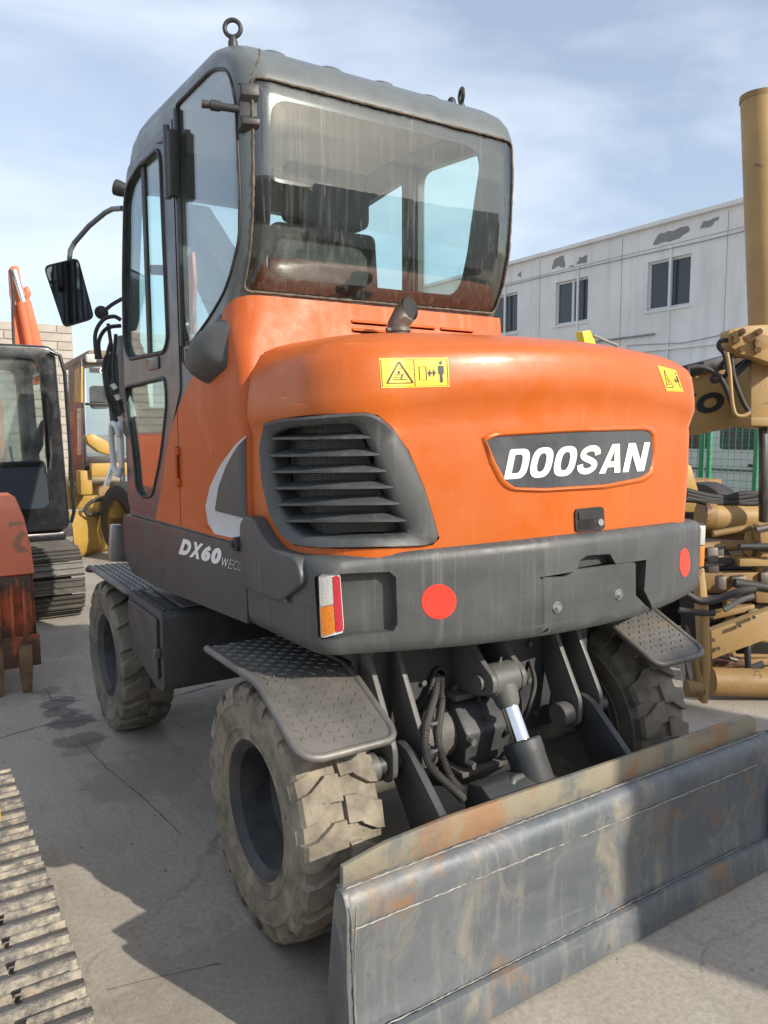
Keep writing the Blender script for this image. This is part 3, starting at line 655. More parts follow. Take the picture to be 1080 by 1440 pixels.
# ---- dozer blade
bx0, bx1 = -.935, .885
fp = [(-.645, .500), (-.672, .512), (-.695, .508), (-.712, .492), (-.719, .462), (-.718, .425), (-.710, .37), (-.699, .30), (-.697, .20), (-.704, .12), (-.712, .095), (-.690, .09), (-.672, .20), (-.672, .32), (-.685, .40), (-.690, .46)]
n_x = 24; rings = []
for k in range(n_x+1):
    x = bx0+(bx1-bx0)*k/n_x; wob = .003*sin(x*5)+.002*sin(x*13); rings.append([(x, y+wob, z) for y, z in fp])
BL = MB().loft(rings).build('dozer_blade', M_bld, EX, 40)
MB().prism([(bx0, y, z) for y, z in ((-.714, .115), (-.734, .112), (-.748, .012), (-.722, .012), (-.700, .09))], (bx1-bx0, 0, 0)).build('cutting_edge', M_bld, BL, bevel=.002)
# top lip plate with chamfered left corner
lip = MB().prism([(x, -.668, z) for x, z in ((-.93, .48), (-.93, .558), (-.80, .582), (-.60, .592), (.80, .585), (.845, .562), (.845, .48))], (0, .016, 0)).build('top_lip', M_bldtop, BL, bevel=.002)
for xx in (bx0-.018, bx1):
    pts = roundpoly([(-.60, .06), (-.655, .46), (-.668, .512), (-.705, .518), (-.726, .475), (-.722, .30), (-.750, .01), (-.685, .01)], .016, 4)
    MB().prism(yz(pts, xx), (.018, 0, 0)).build('end_plate', M_bld, BL, bevel=.003)
def weld(path, r, n, name='weld_bead', par=None, mat=None):
    P = [Vector(p) for p in path]; Q = []
    for a, b in zip(P, P[1:]):
        m_ = max(2, int((b-a).length/.012))
        for k in range(m_): Q.append(a.lerp(b, k/m_)+Vector((random.uniform(-1, 1), random.uniform(-1, 1), random.uniform(-1, 1)))*r*.5)
    Q.append(P[-1]); return MB().tube(Q, [r*random.uniform(.5, 1.3) for _ in Q], 6).build(name, mat or M_weld, par, 60)
weld([(bx0, -.718, .420), (-.3, -.719, .422), (bx1, -.718, .420)], .003, 1, par=BL)
weld([(bx0, -.690, .515), (0, -.688, .517), (bx1-.05, -.690, .515)], .0022, 1, par=BL)
weld([(bx0, -.713, .118), (0, -.714, .118), (bx1, -.713, .118)], .002, 1, par=BL)
weld([(bx0-.001, -.745, .50), (bx0-.001, -.728, .30), (bx0-.001, -.745, .05)], .003, 1, par=BL)
for x in (-.513, .299):
    for z in (.2, .38): pass
MB().box(-.75, .70, -.672, -.62, .20, .26).build('stiffener', M_chas, BL, bevel=.004)

# ---- fenders with checker plate
def fender(path, x0, x1, name, par=EX, cor=.06, tread=True):
    """path: list of (y,z) along the top of the plate"""
    s = 1 if x1 > x0 else -1
    dense = []
    for i in range(len(path)-1):
        for k in range(6): t = k/6; dense.append(Vector(path[i]).lerp(Vector(path[i+1]), t))
    dense.append(Vector(path[-1]))
    Ls = [0]
    for a, b in zip(dense, dense[1:]): Ls.append(Ls[-1]+(b-a).length)
    tot = Ls[-1]
    def P(l):
        for i in range(len(Ls)-1):
            if l <= Ls[i+1] or i == len(Ls)-2: return dense[i].lerp(dense[i+1], (l-Ls[i])/(Ls[i+1]-Ls[i]))
    def Nn(l):
        a = P(max(0, l-.01)); b = P(min(tot, l+.01)); t = (b-a).normalized(); n_ = Vector((-t.y, t.x)); return n_ if n_.y > 0 else -n_
    W_ = abs(x1-x0); rows = []
    def inset(l):  # rounded corners at both ends
        d = min(l, tot-l)
        return 0 if d > cor else cor-sqrt(max(0, cor*cor-(cor-d)**2))
    ls = sorted(set([0, .008, .02, .04, .06, tot-.06, tot-.04, tot-.02, tot-.008, tot]+[tot*k/14 for k in range(1, 14)]))
    top = []; bot = []
    for l in ls:
        p = P(l); n_ = Nn(l); i_ = inset(l); xa, xb = x0+s*i_, x1-s*i_*.6
        top.append([(xa+(xb-xa)*k/6, p.x, p.y) for k in range(7)]); q = p-n_*.012; bot.append([(xa+(xb-xa)*k/6, q.x, q.y) for k in range(7)])
    rings = [t+b[::-1] for t, b in zip(top, bot)]
    F_ = MB().loft(rings).build(name, M_fend, par, 35)
    edge = [r[0] for r in top]+top[-1][1:]+[r[-1] for r in top[::-1]][1:]+top[0][1:-1][::-1]; edge.append(edge[0])
    e2 = [(x, y, z-.006) for x, y, z in edge]
    MB().tube(e2, .0135, 8).build('rolled_edge', M_fend, F_, 60)
    if tread:
        mb = MB(); st = .030; ny = int(tot/st); nx = int(W_/st)
        for j in range(1, ny):
            for i in range(1, nx):
                l = j*st; x = x0+s*i*st
                if inset(l) > 0 and (i < 3 or i > nx-2): continue
                p = P(l); n_ = Nn(l); t = Vector((-n_.y, n_.x)); a = pi/4 if (i+j) % 2 else -pi/4
                d3 = Vector((cos(a), t.x*sin(a), t.y*sin(a))); n3 = Vector((0, n_.x, n_.y)); w3 = d3.cross(n3); c = Vector((x, p.x, p.y))
                l2, w2 = .0125, .0036
                base = [c+d3*l2, c+w3*w2, c-d3*l2, c-w3*w2]; topq = [c+d3*l2*.6+n3*.0032, c+w3*w2*.5+n3*.0032, c-d3*l2*.6+n3*.0032, c-w3*w2*.5+n3*.0032]
                mb.add(base+topq, [(4, 5, 6, 7), (0, 1, 5, 4), (1, 2, 6, 5), (2, 3, 7, 6), (3, 0, 4, 7)])
        stuff(mb.build('raised_tread', M_fend, F_, 0, recalc=False))
    return F_
fender([(.33, .865), (.29, .89), (-.15, .893), (-.185, .882), (-.455, .755)], -.93, -.622, 'fender')
fender([(.33, .865), (.29, .89), (-.15, .893), (-.185, .882), (-.44, .76)], .862, .56, 'fender')
fender([(2.30, .85), (2.18, .893), (1.42, .893), (1.36, .89)], -.93, -.58, 'fender')
fender([(2.30, .85), (2.18, .893), (1.42, .893), (1.36, .89)], .87, .52, 'fender')
for x in (-.62, .52): MB().box(x, x+.05, -.1, .25, .84, .878).build('fender_bracket', M_chas, EX, bevel=.004)
# ---- side boxes on the chassis
for sgn in (-1, 1):
    X = lambda x: UC+sgn*(x)
    xo, xi = .895, .36
    pts = roundpoly([(.84, .895), (1.37, .895), (1.37, .62), (1.22, .60), (.93, .545), (.84, .56)], [.03, .01, .01, .03, .04, .05], 4)
    a, b = sorted((X(xi), X(xo))); bx = MB().prism(yz(pts, a), (b-a, 0, 0)).build('storage_box', M_chas, EX, bevel=.008)
    pts = roundpoly([(.885, .865), (1.33, .865), (1.33, .66), (1.20, .635), (.95, .595), (.885, .605)], .015, 4)
    x_ = X(xo+.002); MB().prism(yz(pts, x_), (sgn*.012, 0, 0)).build('box_door', M_skirt, bx, bevel=.004)
    MB().box(*sorted((X(xo+.002), X(xo+.03))), .862, .888, .70, .74).build('latch', M_lug, bx, bevel=.004)
    st = MB(); 
    for k in range(13):
        for q in range(2):
            y = .88+.038*k; xx = X(xo-.02-.03*q); st.cyl((xx, y, .894), (xx, y, .905), .010, 8)
    stuff(st.build('grip_studs', M_skirt, bx, 30))
    MB().box(*sorted((X(xi+.05), X(xo-.10))), .88, 1.33, .897, .906).build('lid', M_fend, bx, bevel=.003)

# ================================================================== UPPER STRUCTURE
def arc(cx, cy, r, a0, a1, n=7): return [(cx+r*cos(radians(a0+(a1-a0)*k/n)), cy+r*sin(radians(a0+(a1-a0)*k/n))) for k in range(n+1)]
def lerp_tab(tab, z):
    for a, b in zip(tab, tab[1:]):
        if z <= b[0]: t = (z-a[0])/(b[0]-a[0]); t = max(0, min(1, t)); return [p+(q-p)*t for p, q in zip(a[1:], b[1:])]
    return list(tab[-1][1:])
# --- tail outline (x right, y forward) for hood and bumper
def tail_ring(zf, off, X, yc, k, R, yfl, yfr, xin=.28, nx=16, cx=0.):
    pts = []; XL = X+off; yr = lambda x: yc-off+k*x*x
    R = max(.02, R+off*.5)
    pts += [(-XL, yfl), (-XL, yfl*.5+(yr(XL-R)+R)*.5)]
    pts += arc(-XL+R, yr(-XL+R)+R, R, 180, 270, 9)
    x0, x1 = -XL+R, XL-R
    for j in range(1, nx): x = x0+(x1-x0)*j/nx; pts.append((x, yr(x)))
    pts += arc(XL-R, yr(XL-R)+R, R, 270, 360, 9)
    pts += [(XL, yfr*.5), (XL, yfr), (xin, yfr), (xin, yfl)]
    return [(x+cx, y, zf(x, y)) for x, y in pts]
def bow(x, X=.85): return max(0, 1-(x/X)**2)
HL = [(1.272, 0, 0), (1.30, 0, .0), (1.45, .02, .006), (1.60, .075, .004), (1.620, .083, .002), (1.640, .090, .012), (1.66, .093, .019), (1.70, .092, .018), (1.755, .075, .012), (1.795, .06, .006), (1.825, .052, -.010), (1.85, .045, -.045), (1.87, .04, -.09), (1.885, .036, -.15), (1.893, .033, -.22), (1.896, .030, -.32)]
HM = [(z_+(.02 if z_ > 1.62 else 0), l_, o_) for z_, l_, o_ in HL]
def hood_rings(extra=0):
    R = []
    for z_, l_, o_ in HM:
        f_ = lambda x, y, z_=z_, l_=l_: z_+l_*bow(x, .90)*max(0, min(1, (-y+.25)/.45))+(.0 if z_ < 1.85 else .03*max(0, min(1, (y+.35)/.6)))
        R.append(tail_ring(f_, o_+extra, .828, -.452, .25, .22, .168, 1.5, cx=-.018))
    return R
hood = MB(W).loft(hood_rings()).build('engine_hood', M_or, EX, 32)
bvH = bvh(hood)

# grille
g_out = [(374, 594), (400, 588), (470, 582), (515, 580), (532, 584), (552, 601), (575, 634), (597, 686), (613, 738), (618, 757), (608, 767), (575, 769), (450, 771), (415, 767), (396, 752), (381, 722), (371, 680), (367, 630)]
g_in = [(385, 612), (402, 604), (465, 598), (492, 597), (503, 602), (515, 615), (528, 643), (546, 690), (566, 735), (573, 748), (566, 753), (545, 755), (450, 756), (424, 753), (409, 742), (395, 718), (385, 680), (380, 635)]
Dg = ray(490, 675)
boolean(hood, prism_cut(bvH, g_out, .2, .30, D=Dg))
def ringpts(outl, t_in, t, offs, n=64):
    a = resample(outl, n); b = resample(t_in, n); return [hit(bvH, *p.lerp(q, t), offs) for p, q in zip(a, b)]
gr = MB().loft([ringpts(g_out, g_in, 0, -.03), ringpts(g_out, g_in, .02, .004), ringpts(g_out, g_in, .15, .013), ringpts(g_out, g_in, .75, .006), ringpts(g_out, g_in, .93, -.004), ringpts(g_out, g_in, 1, -.016), ringpts(g_out, g_in, 1, -.065)], cap=False).build('grille', M_bump, EX, 50)
for (yl, yr_, xr, xl) in ((617, 615, 527, 374), (641, 639, 541, 375), (664, 662, 555, 377), (687, 685, 566, 380), (710, 708, 576, 385), (733, 732, 585, 392)):
    R = []
    for k in range(15):
        t = k/14; u = xl+(xr-xl)*t; v = yl+(yr_-yl)*t; tp = .8*min(1, (1-t)*6+.25)
        f0 = hit(bvH, u, v, .0005); b0 = hit(bvH, u, v, -.05)
        R.append([f0+Vector((0, 0, -.0045*tp)), f0+Vector((0, 0, .0045*tp)), b0+Vector((0, 0, .020)), b0+Vector((0, 0, .012))])
    MB().loft(R).build('louvre', M_bump, gr, 40)
slab(bvH, [(378, 608), (498, 597), (575, 752), (420, 756), (392, 725)], -.075, -.066, n=40, rings=5).build('mesh_screen', M_mesh, gr, 40)
# hidden fan housing behind the mesh
# badge
b_out = [(677, 616), (690, 607), (800, 601), (910, 597), (922, 603), (925, 640), (920, 668), (905, 678), (850, 688), (760, 693), (718, 691), (703, 682), (688, 652)]
b_in = [(683, 620), (697, 614), (800, 608), (906, 605), (915, 610), (917, 640), (913, 662), (900, 671), (850, 681), (765, 686), (724, 685), (711, 677), (695, 648)]
MB().loft([ringpts(b_out, b_in, -.15, -.002), ringpts(b_out, b_in, .1, .0035), ringpts(b_out, b_in, .55, .010), ringpts(b_out, b_in, .9, .008), ringpts(b_out, b_in, 1.02, .001)], cap=False).build('badge_surround', M_or, hood, 60)
bad = slab(bvH, b_in, .0, .0035, n=48, rings=6).build('badge', M_badge, EX, 40)
bvB = bvh(hood)
V, F = text2d('DOOSAN', .30, .035, .93)
# split the word letter by letter
def word(txt, q, bvx, off, mat, par, shear, bold, sp, name='letter', gap=.01, th=.001, widths=None):
    ws = widths or [1]*len(txt); tot = sum(ws)+gap*(len(txt)-1); x = 0
    for ch, w_ in zip(txt, ws):
        V_, F_ = text2d(ch, 0, bold); mb = MB(); s0 = x/tot; s1 = (x+w_)/tot
        VV = [(s0+(s1-s0)*s+shear*(t-.5), t) for s, t in V_]
        print_on(bvx, q, VV, F_, off, mb); m_ = mb.mesh(name)
        bm = bmesh.new(); bm.from_mesh(m_); bmesh.ops.triangulate(bm, faces=bm.faces); bm.to_mesh(m_); bm.free()
        finish(m_, name, mat, par, smooth=0, recalc=False); x += w_+gap
def superring(o_, i_, n=32, flatleft=False):
    V_ = []
    for (x0, x1, y0, y1, ex) in (o_, i_):
        cx_, cy_ = (x0+x1)/2, (y0+y1)/2
        for k in range(n):
            a = 2*pi*k/n; c_, s_ = cos(a), sin(a); px_ = math.copysign(abs(c_)**(2/ex), c_); py_ = math.copysign(abs(s_)**(2/ex), s_)
            if flatleft and c_ < 0: px_ = math.copysign(abs(c_)**.15, c_); py_ = math.copysign(min(1, abs(s_)**.15), s_)
            V_.append((cx_+px_*(x1-x0)/2, cy_+py_*(y1-y0)/2))
    return V_, [(k, (k+1) % n, n+(k+1) % n, n+k) for k in range(n)]
def stroke(path, wd, n=5):
    P = [Vector(p) for p in path]; Q = []
    for i in range(len(P)-1):
        p0 = P[max(i-1, 0)]; p1 = P[i]; p2 = P[i+1]; p3 = P[min(i+2, len(P)-1)]
        for k in range(n): t = k/n; Q.append(.5*((2*p1)+(-p0+p2)*t+(2*p0-5*p1+4*p2-p3)*t*t+(-p0+3*p1-3*p2+p3)*t**3))
    Q.append(P[-1]); V_ = []; F_ = []
    for i, q in enumerate(Q):
        t = (Q[min(i+1, len(Q)-1)]-Q[max(i-1, 0)]).normalized(); s = Vector((-t.y*1.12, t.x*.88))*wd/2; V_ += [tuple(q+s), tuple(q-s)]
        if i: F_.append((2*i-2, 2*i-1, 2*i+1, 2*i))
    return V_, F_
GL = {'D': lambda: superring((-.02, 1, 0, 1, 3.0), (.29, .68, .19, .81, 3.0), 40, True),
      'O': lambda: superring((0, 1, -.01, 1.01, 2.7), (.31, .69, .19, .81, 2.6), 40),
      'S': lambda: stroke([(.86, .66), (.80, .80), (.62, .885), (.38, .875), (.20, .78), (.19, .65), (.33, .56), (.62, .46), (.78, .36), (.78, .23), (.60, .125), (.36, .12), (.18, .21), (.13, .35)], .235),
      'A': lambda: strokes([[(0, 0), (.29, 0), (.51, .76), (.51, 1), (.34, 1)], [(1, 0), (.68, 1), (.51, 1), (.51, .76), (.71, 0)], [(.348, .20), (.657, .20), (.604, .40), (.406, .40)]]),
      'N': lambda: strokes([[(0, 0), (.28, 0), (.28, .60), (.68, 0), (1, 0), (1, 1), (.72, 1), (.72, .40), (.32, 1), (0, 1)]])}
def badge_word(txt, q, off, par, shear, gap=.10):
    x = 0; tot = len(txt)+gap*(len(txt)-1)
    for ch in txt:
        V_, F_ = GL[ch](); s0, s1 = x/tot, (x+1)/tot
        VV = [(s0+(s1-s0)*s+shear*(t-.5), t) for s, t in V_]
        m_ = print_on(bvH, q, VV, F_, off).mesh('letter'); bm = bmesh.new(); bm.from_mesh(m_); bmesh.ops.triangulate(bm, faces=bm.faces); bm.to_mesh(m_); bm.free()
        finish(m_, 'letter', M_white, par, smooth=0, recalc=False); x += 1+gap
badge_word('DOOSAN', [(712, 632), (908, 622), (908, 662), (712, 674)], .0055, bad, .045)
# warning stickers
def sticker(q, bvx, name='warning_sticker'):
    n_, m_ = 14, 4; V_ = [(i/n_, j/m_) for j in range(m_+1) for i in range(n_+1)]
    F_ = [(j*(n_+1)+i, j*(n_+1)+i+1, (j+1)*(n_+1)+i+1, (j+1)*(n_+1)+i) for j in range(m_) for i in range(n_)]
    s_ = print_on(bvx, q, V_, F_, .0015).build(name, M_yellow, EX, 0, recalc=False)
    P = []
    for a, b in (((.02, .05), (.98, .05)), ((.98, .05), (.98, .95)), ((.98, .95), (.02, .95)), ((.02, .95), (.02, .05)), ((.50, .05), (.50, .95))): P += bars(a, b, .008, 14)
    tri = [(.09, .16), (.47, .16), (.28, .88)]
    for a, b in zip(tri, tri[1:]+tri[:1]): P += bars(a, b, .026, 8)
    P += [bar((.17, .28), (.39, .28), .02), bar((.19, .36), (.30, .36), .02), bar((.30, .30), (.33, .48), .02), disc((.27, .52), .05, rx=.02), bar((.22, .45), (.33, .42), .02), bar((.25, .62), (.31, .66), .02)]
    for a, b in (((.57, .25), (.67, .25)), ((.67, .25), (.67, .70)), ((.67, .70), (.57, .70)), ((.57, .70), (.57, .25))): P += bars(a, b, .01, 5)
    P += [bar((.71, .48), (.79, .48), .05), [(.69, .48), (.73, .62), (.73, .34)], [(.81, .48), (.77, .34), (.77, .62)]]
    P += [disc((.885, .82), .065, rx=.022), [(.845, .72), (.925, .72), (.925, .45), (.905, .45), (.905, .16), (.888, .16), (.885, .42), (.882, .16), (.865, .16), (.865, .45), (.845, .45)]]
    V_, F_ = strokes(P); print_on(bvx, q, V_, F_, .0030).build('symbols', M_ink, s_, 0, recalc=False)
    return s_
sticker([(533, 504), (630, 503), (632, 544), (536, 546)], bvH)
sticker([(924, 514), (950, 521), (961, 551), (937, 550)], bvH)
# hood lock
lk = slab(bvH, [(807, 716), (847, 712), (849, 744), (808, 748)], .0, .006, n=32, rings=4, round_=4).build('hood_lock', M_blk, EX, 40)
slab(bvH, [(811, 733), (833, 730), (836, 742), (812, 745)], .006, .0075, n=24, rings=3, round_=3).build('finger_recess', M_ink, lk, 40)
slab(bvH, [(811, 718), (844, 715), (844, 728), (811, 731)], .006, .010, n=24, rings=3, round_=2).build('handle', M_blk, lk, 40)
slab(bvH, [(p[0]*4+842, p[1]*5+734) for p in disc((0, 0), 1, 12)], .006, .010, n=16, rings=2).build('key_cylinder', M_screw, lk, 40)

# --- bumper
BLv = [(.990, -.075), (.985, -.045), (.990, -.018), (1.005, -.004), (1.03, .0), (1.10, .002), (1.19, .0), (1.238, .0), (1.258, -.005), (1.270, -.016), (1.276, -.035), (1.278, -.09)]
def bumper_rings():
    R = []
    for z_, o_ in BLv:
        f_ = lambda x, y, z_=z_: z_+(.03*bow(x) if z_ > 1.15 else -.004*bow(x))
        R.append(tail_ring(f_, o_, .875, -.485, .26, .085, .17, 1.5))
    return R
bump = MB(W).loft(bumper_rings()).build('bumper', M_bump, EX, 32); bvP = bvh(bump)
lampL = [(442, 812), (450, 807), (548, 804), (557, 812), (559, 878), (553, 888), (500, 893), (455, 901), (447, 895)]
boolean(bump, prism_cut(bvP, lampL, .1, .036, 0, D=Vector((.15, .98, .0)).normalized()))
boolean(bump, prism_cut(bvP, [(754, 897), (758, 812), (812, 803), (814, 789), (826, 781), (858, 779), (866, 793), (909, 787), (906, 830), (893, 868), (858, 905), (790, 915)], .08, .035, 0, D=Vector((.0, 1, 0))))
resmooth(bump)
cp = slab(bvP, [(763, 812), (796, 811), (810, 801), (893, 790), (894, 850), (888, 862), (868, 868), (852, 866), (838, 872), (800, 885), (772, 893), (759, 897), (764, 870)], -.012, .001, n=60, rings=6).build('cover_plate', M_bump, EX, 50)
for (u, v) in ((783, 854), (869, 836)):
    p = hit(bvP, u, v, .002); sc = MB().lathe(p, (-.1, -1, 0), [(.001, .004), (.017, .004), (.019, .001), (.019, -.004), (.001, -.004)], 20).build('washer', M_screw, cp, 30)
    MB().cyl(p+Vector((0, -.004, 0)), p+Vector((-.002, -.014, 0)), .008, 6).build('bolt', M_screw, sc, 30)
def lamp(par_name, q, bvx, dep, cols):
    bx_ = slab(bvx, q, dep-.02, dep, n=32, rings=3, round_=2).build(par_name, M_lug, EX, 40)
    return bx_
q = [(446, 808), (479, 806), (485, 890), (450, 899)]
tl = slab(bvP, q, -.03, -.006, n=36, rings=3, round_=3).build('tail_lamp', M_van, EX, 40)
def sub(q, s0, s1, t0, t1): return [tuple(quadmap(q, s0, t1)), tuple(quadmap(q, s1, t1)), tuple(quadmap(q, s1, t0)), tuple(quadmap(q, s0, t0))]
slab(bvP, sub(q, .05, .62, .50, .96), -.006, -.001, 28, 3, 1.5).build('clear_lens', M_lw, tl, 40)
slab(bvP, sub(q, .05, .62, .04, .49), -.006, -.001, 28, 3, 1.5).build('amber_lens', M_la, tl, 40)
slab(bvP, sub(q, .64, .96, .04, .96), -.006, -.001, 28, 3, 1.5).build('red_lens', M_lr, tl, 40)
rl = MB(W).box(.845, .882, -.292, -.235, 1.07, 1.262).build('tail_lamp', M_blk, EX, bevel=.005)
MB(W).box(.85, .886, -.297, -.245, 1.172, 1.252).build('clear_lens', M_lw, rl, bevel=.004)
MB(W).box(.85, .886, -.297, -.245, 1.082, 1.168).build('amber_lens', M_la, rl, bevel=.004)
slab(bvP, [(617+24.5*a, 846+24.5*b) for a, b in disc((0, 0), 1, 40)], .0, .0018, 40, 5).build('round_reflector', M_red, EX, 40)
slab(bvP, [(962.5+7.5*a, 791+20*b) for a, b in disc((0, 0), 1, 40)], .0, .0018, 40, 4).build('round_reflector', M_red, EX, 40)
# raised horn at the left end of the bumper
pts = roundpoly([(.185, 1.12), (.185, 1.335), (.145, 1.365), (.075, 1.36), (.02, 1.31), (-.06, 1.275), (-.20, 1.272), (-.24, 1.20), (-.10, 1.12)], [.01, .02, .03, .03, .04, .05, .03, .04, .03], 5)
MB(W).prism(yz(pts, -.895), (.07, 0, 0)).build('bumper_horn', M_bump, EX, 40, bevel=.018, seg=4)
for k in range(2):
    pts = roundpoly([(.10, 1.185-.052*k), (-.12, 1.195-.052*k), (-.14, 1.175-.052*k), (.13, 1.158-.052*k)], .008, 3)
    MB(W).prism(yz(pts, -.889), (.02, 0, 0)).build('step_ridge', M_bump, EX, 40, bevel=.006, seg=3)
bt = W((-.895, .205, 1.262)); MB().lathe(bt+Vector((.02, 0, 0)), (-1, 0, 0), [(.022, 0), (.026, .01), (.024, .03), (.012, .034), (.011, .042), (.001, .042)], 14).build('rubber_stop', M_rub, EX, 30)

# --- side skirts
for sgn, nm in ((-1, 'side_skirt'), (1, 'side_skirt')):
    pts = roundpoly([(.172, .992), (.172, 1.255), (1.555, 1.245), (1.555, 1.05), (1.45, .972), (1.1, .962)], [.0, .004, .05, .10, .10, .05], 6)
    x = -.880 if sgn < 0 else .80
    sk = MB(W).prism(yz(pts, x), (.08, 0, 0)).build(nm, M_skirt, EX, 35, bevel=.012, seg=4)
    if sgn < 0: bvS = bvh(sk); SK = sk
MB(W).box(-.80, .80, .1, 1.5, 1.0, 1.26).build('turntable_frame', M_chas, EX)
word('DX60', [(257, 757), (313, 772), (310, 795), (253, 779)], bvS, .0018, M_white, SK, .05, .07, 1, widths=[1, 1, .9, .95], gap=.06)
word('W', [(313, 783), (322, 786), (320, 798), (311, 796)], bvS, .0018, M_white, SK, .1, .0, 1)
word('ECO', [(324, 786), (342, 791), (341, 803), (322, 799)], bvS, .0018, M_silver, SK, .08, -.02, 1, gap=.1)

# --- cab
REAR = [(1.25, .24), (1.9, .24), (2.08, .235), (2.14, .195), (2.22, .158), (2.32, .133), (2.45, .122), (2.60, .118), (2.70, .122), (2.76, .132), (2.80, .150), (2.845, .190), (2.885, .250), (2.915, .335), (2.935, .43), (2.945, .54), (2.95, .66)]
FRONT = [(1.25, 1.54), (1.9, 1.53), (2.3, 1.50), (2.67, 1.41), (2.78, 1.355), (2.845, 1.30), (2.90, 1.21), (2.925, 1.12), (2.94, 1.0), (2.95, .92)]
INS = [(1.25, 0), (2.845, 0), (2.875, .004), (2.905, .016), (2.925, .034), (2.94, .058), (2.95, .10)]
ZS = [1.25, 1.6, 1.9, 2.08, 2.14, 2.22, 2.32, 2.45, 2.60, 2.70, 2.76, 2.80, 2.845, 2.885, 2.915, 2.935, 2.945, 2.95]
CX0, CX1 = -.870, .268
def cab_loft(d=0., zs=ZS, bot=0.):
    """d > 0 shrinks the shell"""
    R = []
    for i, z in enumerate(zs):
        yr = lerp_tab(REAR, z)[0]+d; yf = lerp_tab(FRONT, z)[0]-d; ins = lerp_tab(INS, z)[0]+d; rr = max(.02, .085-d*.6)
        x0, x1 = CX0+ins, CX1-ins; zz = z-d if z > 2.6 else z+(bot if i == 0 else 0)
        p = arc(x0+rr, yr+rr, rr, 180, 270, 6)+arc(x1-rr, yr+rr, rr, 270, 360, 6)+arc(x1-rr, yf-rr, rr, 0, 90, 6)+arc(x0+rr, yf-rr, rr, 90, 180, 6)
        R.append([(x, y, zz) for x, y in p])
    return MB(W).loft(R)
P_side = roundpoly([(.708, 2.835), (.37, 2.84), (.235, 2.79), (.190, 2.68), (.182, 2.40), (.200, 2.25), (.285, 2.12), (.44, 2.04), (.62, 1.968), (.672, 1.965), (.700, 2.05)], [.02, .05, .07, .05, .05, .05, .08, .05, .02, .03, .02], 5)
P_dw = roundpoly([(.872, 2.70), (.90, 2.735), (1.13, 2.735), (1.29, 2.70), (1.345, 2.64), (1.405, 2.30), (1.43, 2.03), (1.36, 1.962), (.90, 1.955), (.856, 2.0)], [.02, .02, .03, .04, .03, .05, .04, .03, .04, .03], 5)
P_lw = roundpoly([(.905, 1.855), (1.445, 1.842), (1.40, 1.68), (1.36, 1.55), (1.33, 1.37), (1.25, 1.345), (1.11, 1.36), (.985, 1.54), (.895, 1.75)], [.03, .03, .05, .05, .04, .02, .04, .06, .04], 5)
P_rear = roundpoly([(-.838, 2.100), (-.838, 2.742), (.232, 2.742), (.226, 2.105)], .025, 4)
P_clear = roundpoly([(-.782, 2.150), (-.782, 2.690), (.075, 2.690), (.030, 2.430), (.015, 2.155)], [.06, .07, .09, .2, .05], 6)
P_front = roundpoly([(-.79, 1.75), (-.79, 2.70), (.19, 2.70), (.19, 1.75)], .06, 4)
P_r1 = roundpoly([(.26, 1.80), (.24, 2.76), (.735, 2.79), (.735, 1.55), (.45, 1.58)], .06, 4); P_r2 = roundpoly([(.855, 1.50), (.855, 2.79), (1.28, 2.74), (1.36, 2.60), (1.43, 2.0), (1.43, 1.50)], .06, 4)
def side_cut(P, x0=-1.0, x1=-.70): return MB(W).prism(yz(P, x0), (x1-x0, 0, 0)).mesh('c')
def rear_cut(P, y0=-.1, y1=.32): return MB(W).prism(xz(P, y0), (0, y1-y0, 0)).mesh('c')
cab = cab_loft().build('cab', M_cab, EX, 32); bvC = bvh(cab)
inner = cab_loft(.035, [z for z in ZS], .06).mesh('c')
boolean(cab, inner)
for c_ in (side_cut(P_side), side_cut(P_dw), side_cut(P_lw), rear_cut(P_rear), rear_cut(P_front, 1.2, 1.8), side_cut(P_r1, .1, .5), side_cut(P_r2, .1, .5)): boolean(cab, c_)
resmooth(cab, 32)
def pane(P, kind, d0, d1, mat, name, par, holes=(), args=()):
    cutf = side_cut if kind == 'side' else rear_cut
    o = cab_loft(d0).build(name, mat, par, 32); boolean(o, cutf(P, *args), 'INTERSECT')
    boolean(o, cab_loft(d1).mesh('c'))
    for h in holes: boolean(o, cutf(h, *args))
    if not o.data.materials: o.data.materials.append(mat)
    o.data.shade_flat(); return o
RC = .085
def rear_y(x, z):
    y = lerp_tab(REAR, z)[0]; ins = lerp_tab(INS, z)[0]; x0, x1 = CX0+ins, CX1-ins; d = max(0, x0+RC-x, x-(x1-RC))
    return y+RC-sqrt(max(0, RC*RC-d*d))
def side_x(y, z):
    ins = lerp_tab(INS, z)[0]; yr = lerp_tab(REAR, z)[0]; yf = lerp_tab(FRONT, z)[0]; d = max(0, yr+RC-y, y-(yf-RC))
    return CX0+ins+RC-sqrt(max(0, RC*RC-d*d))
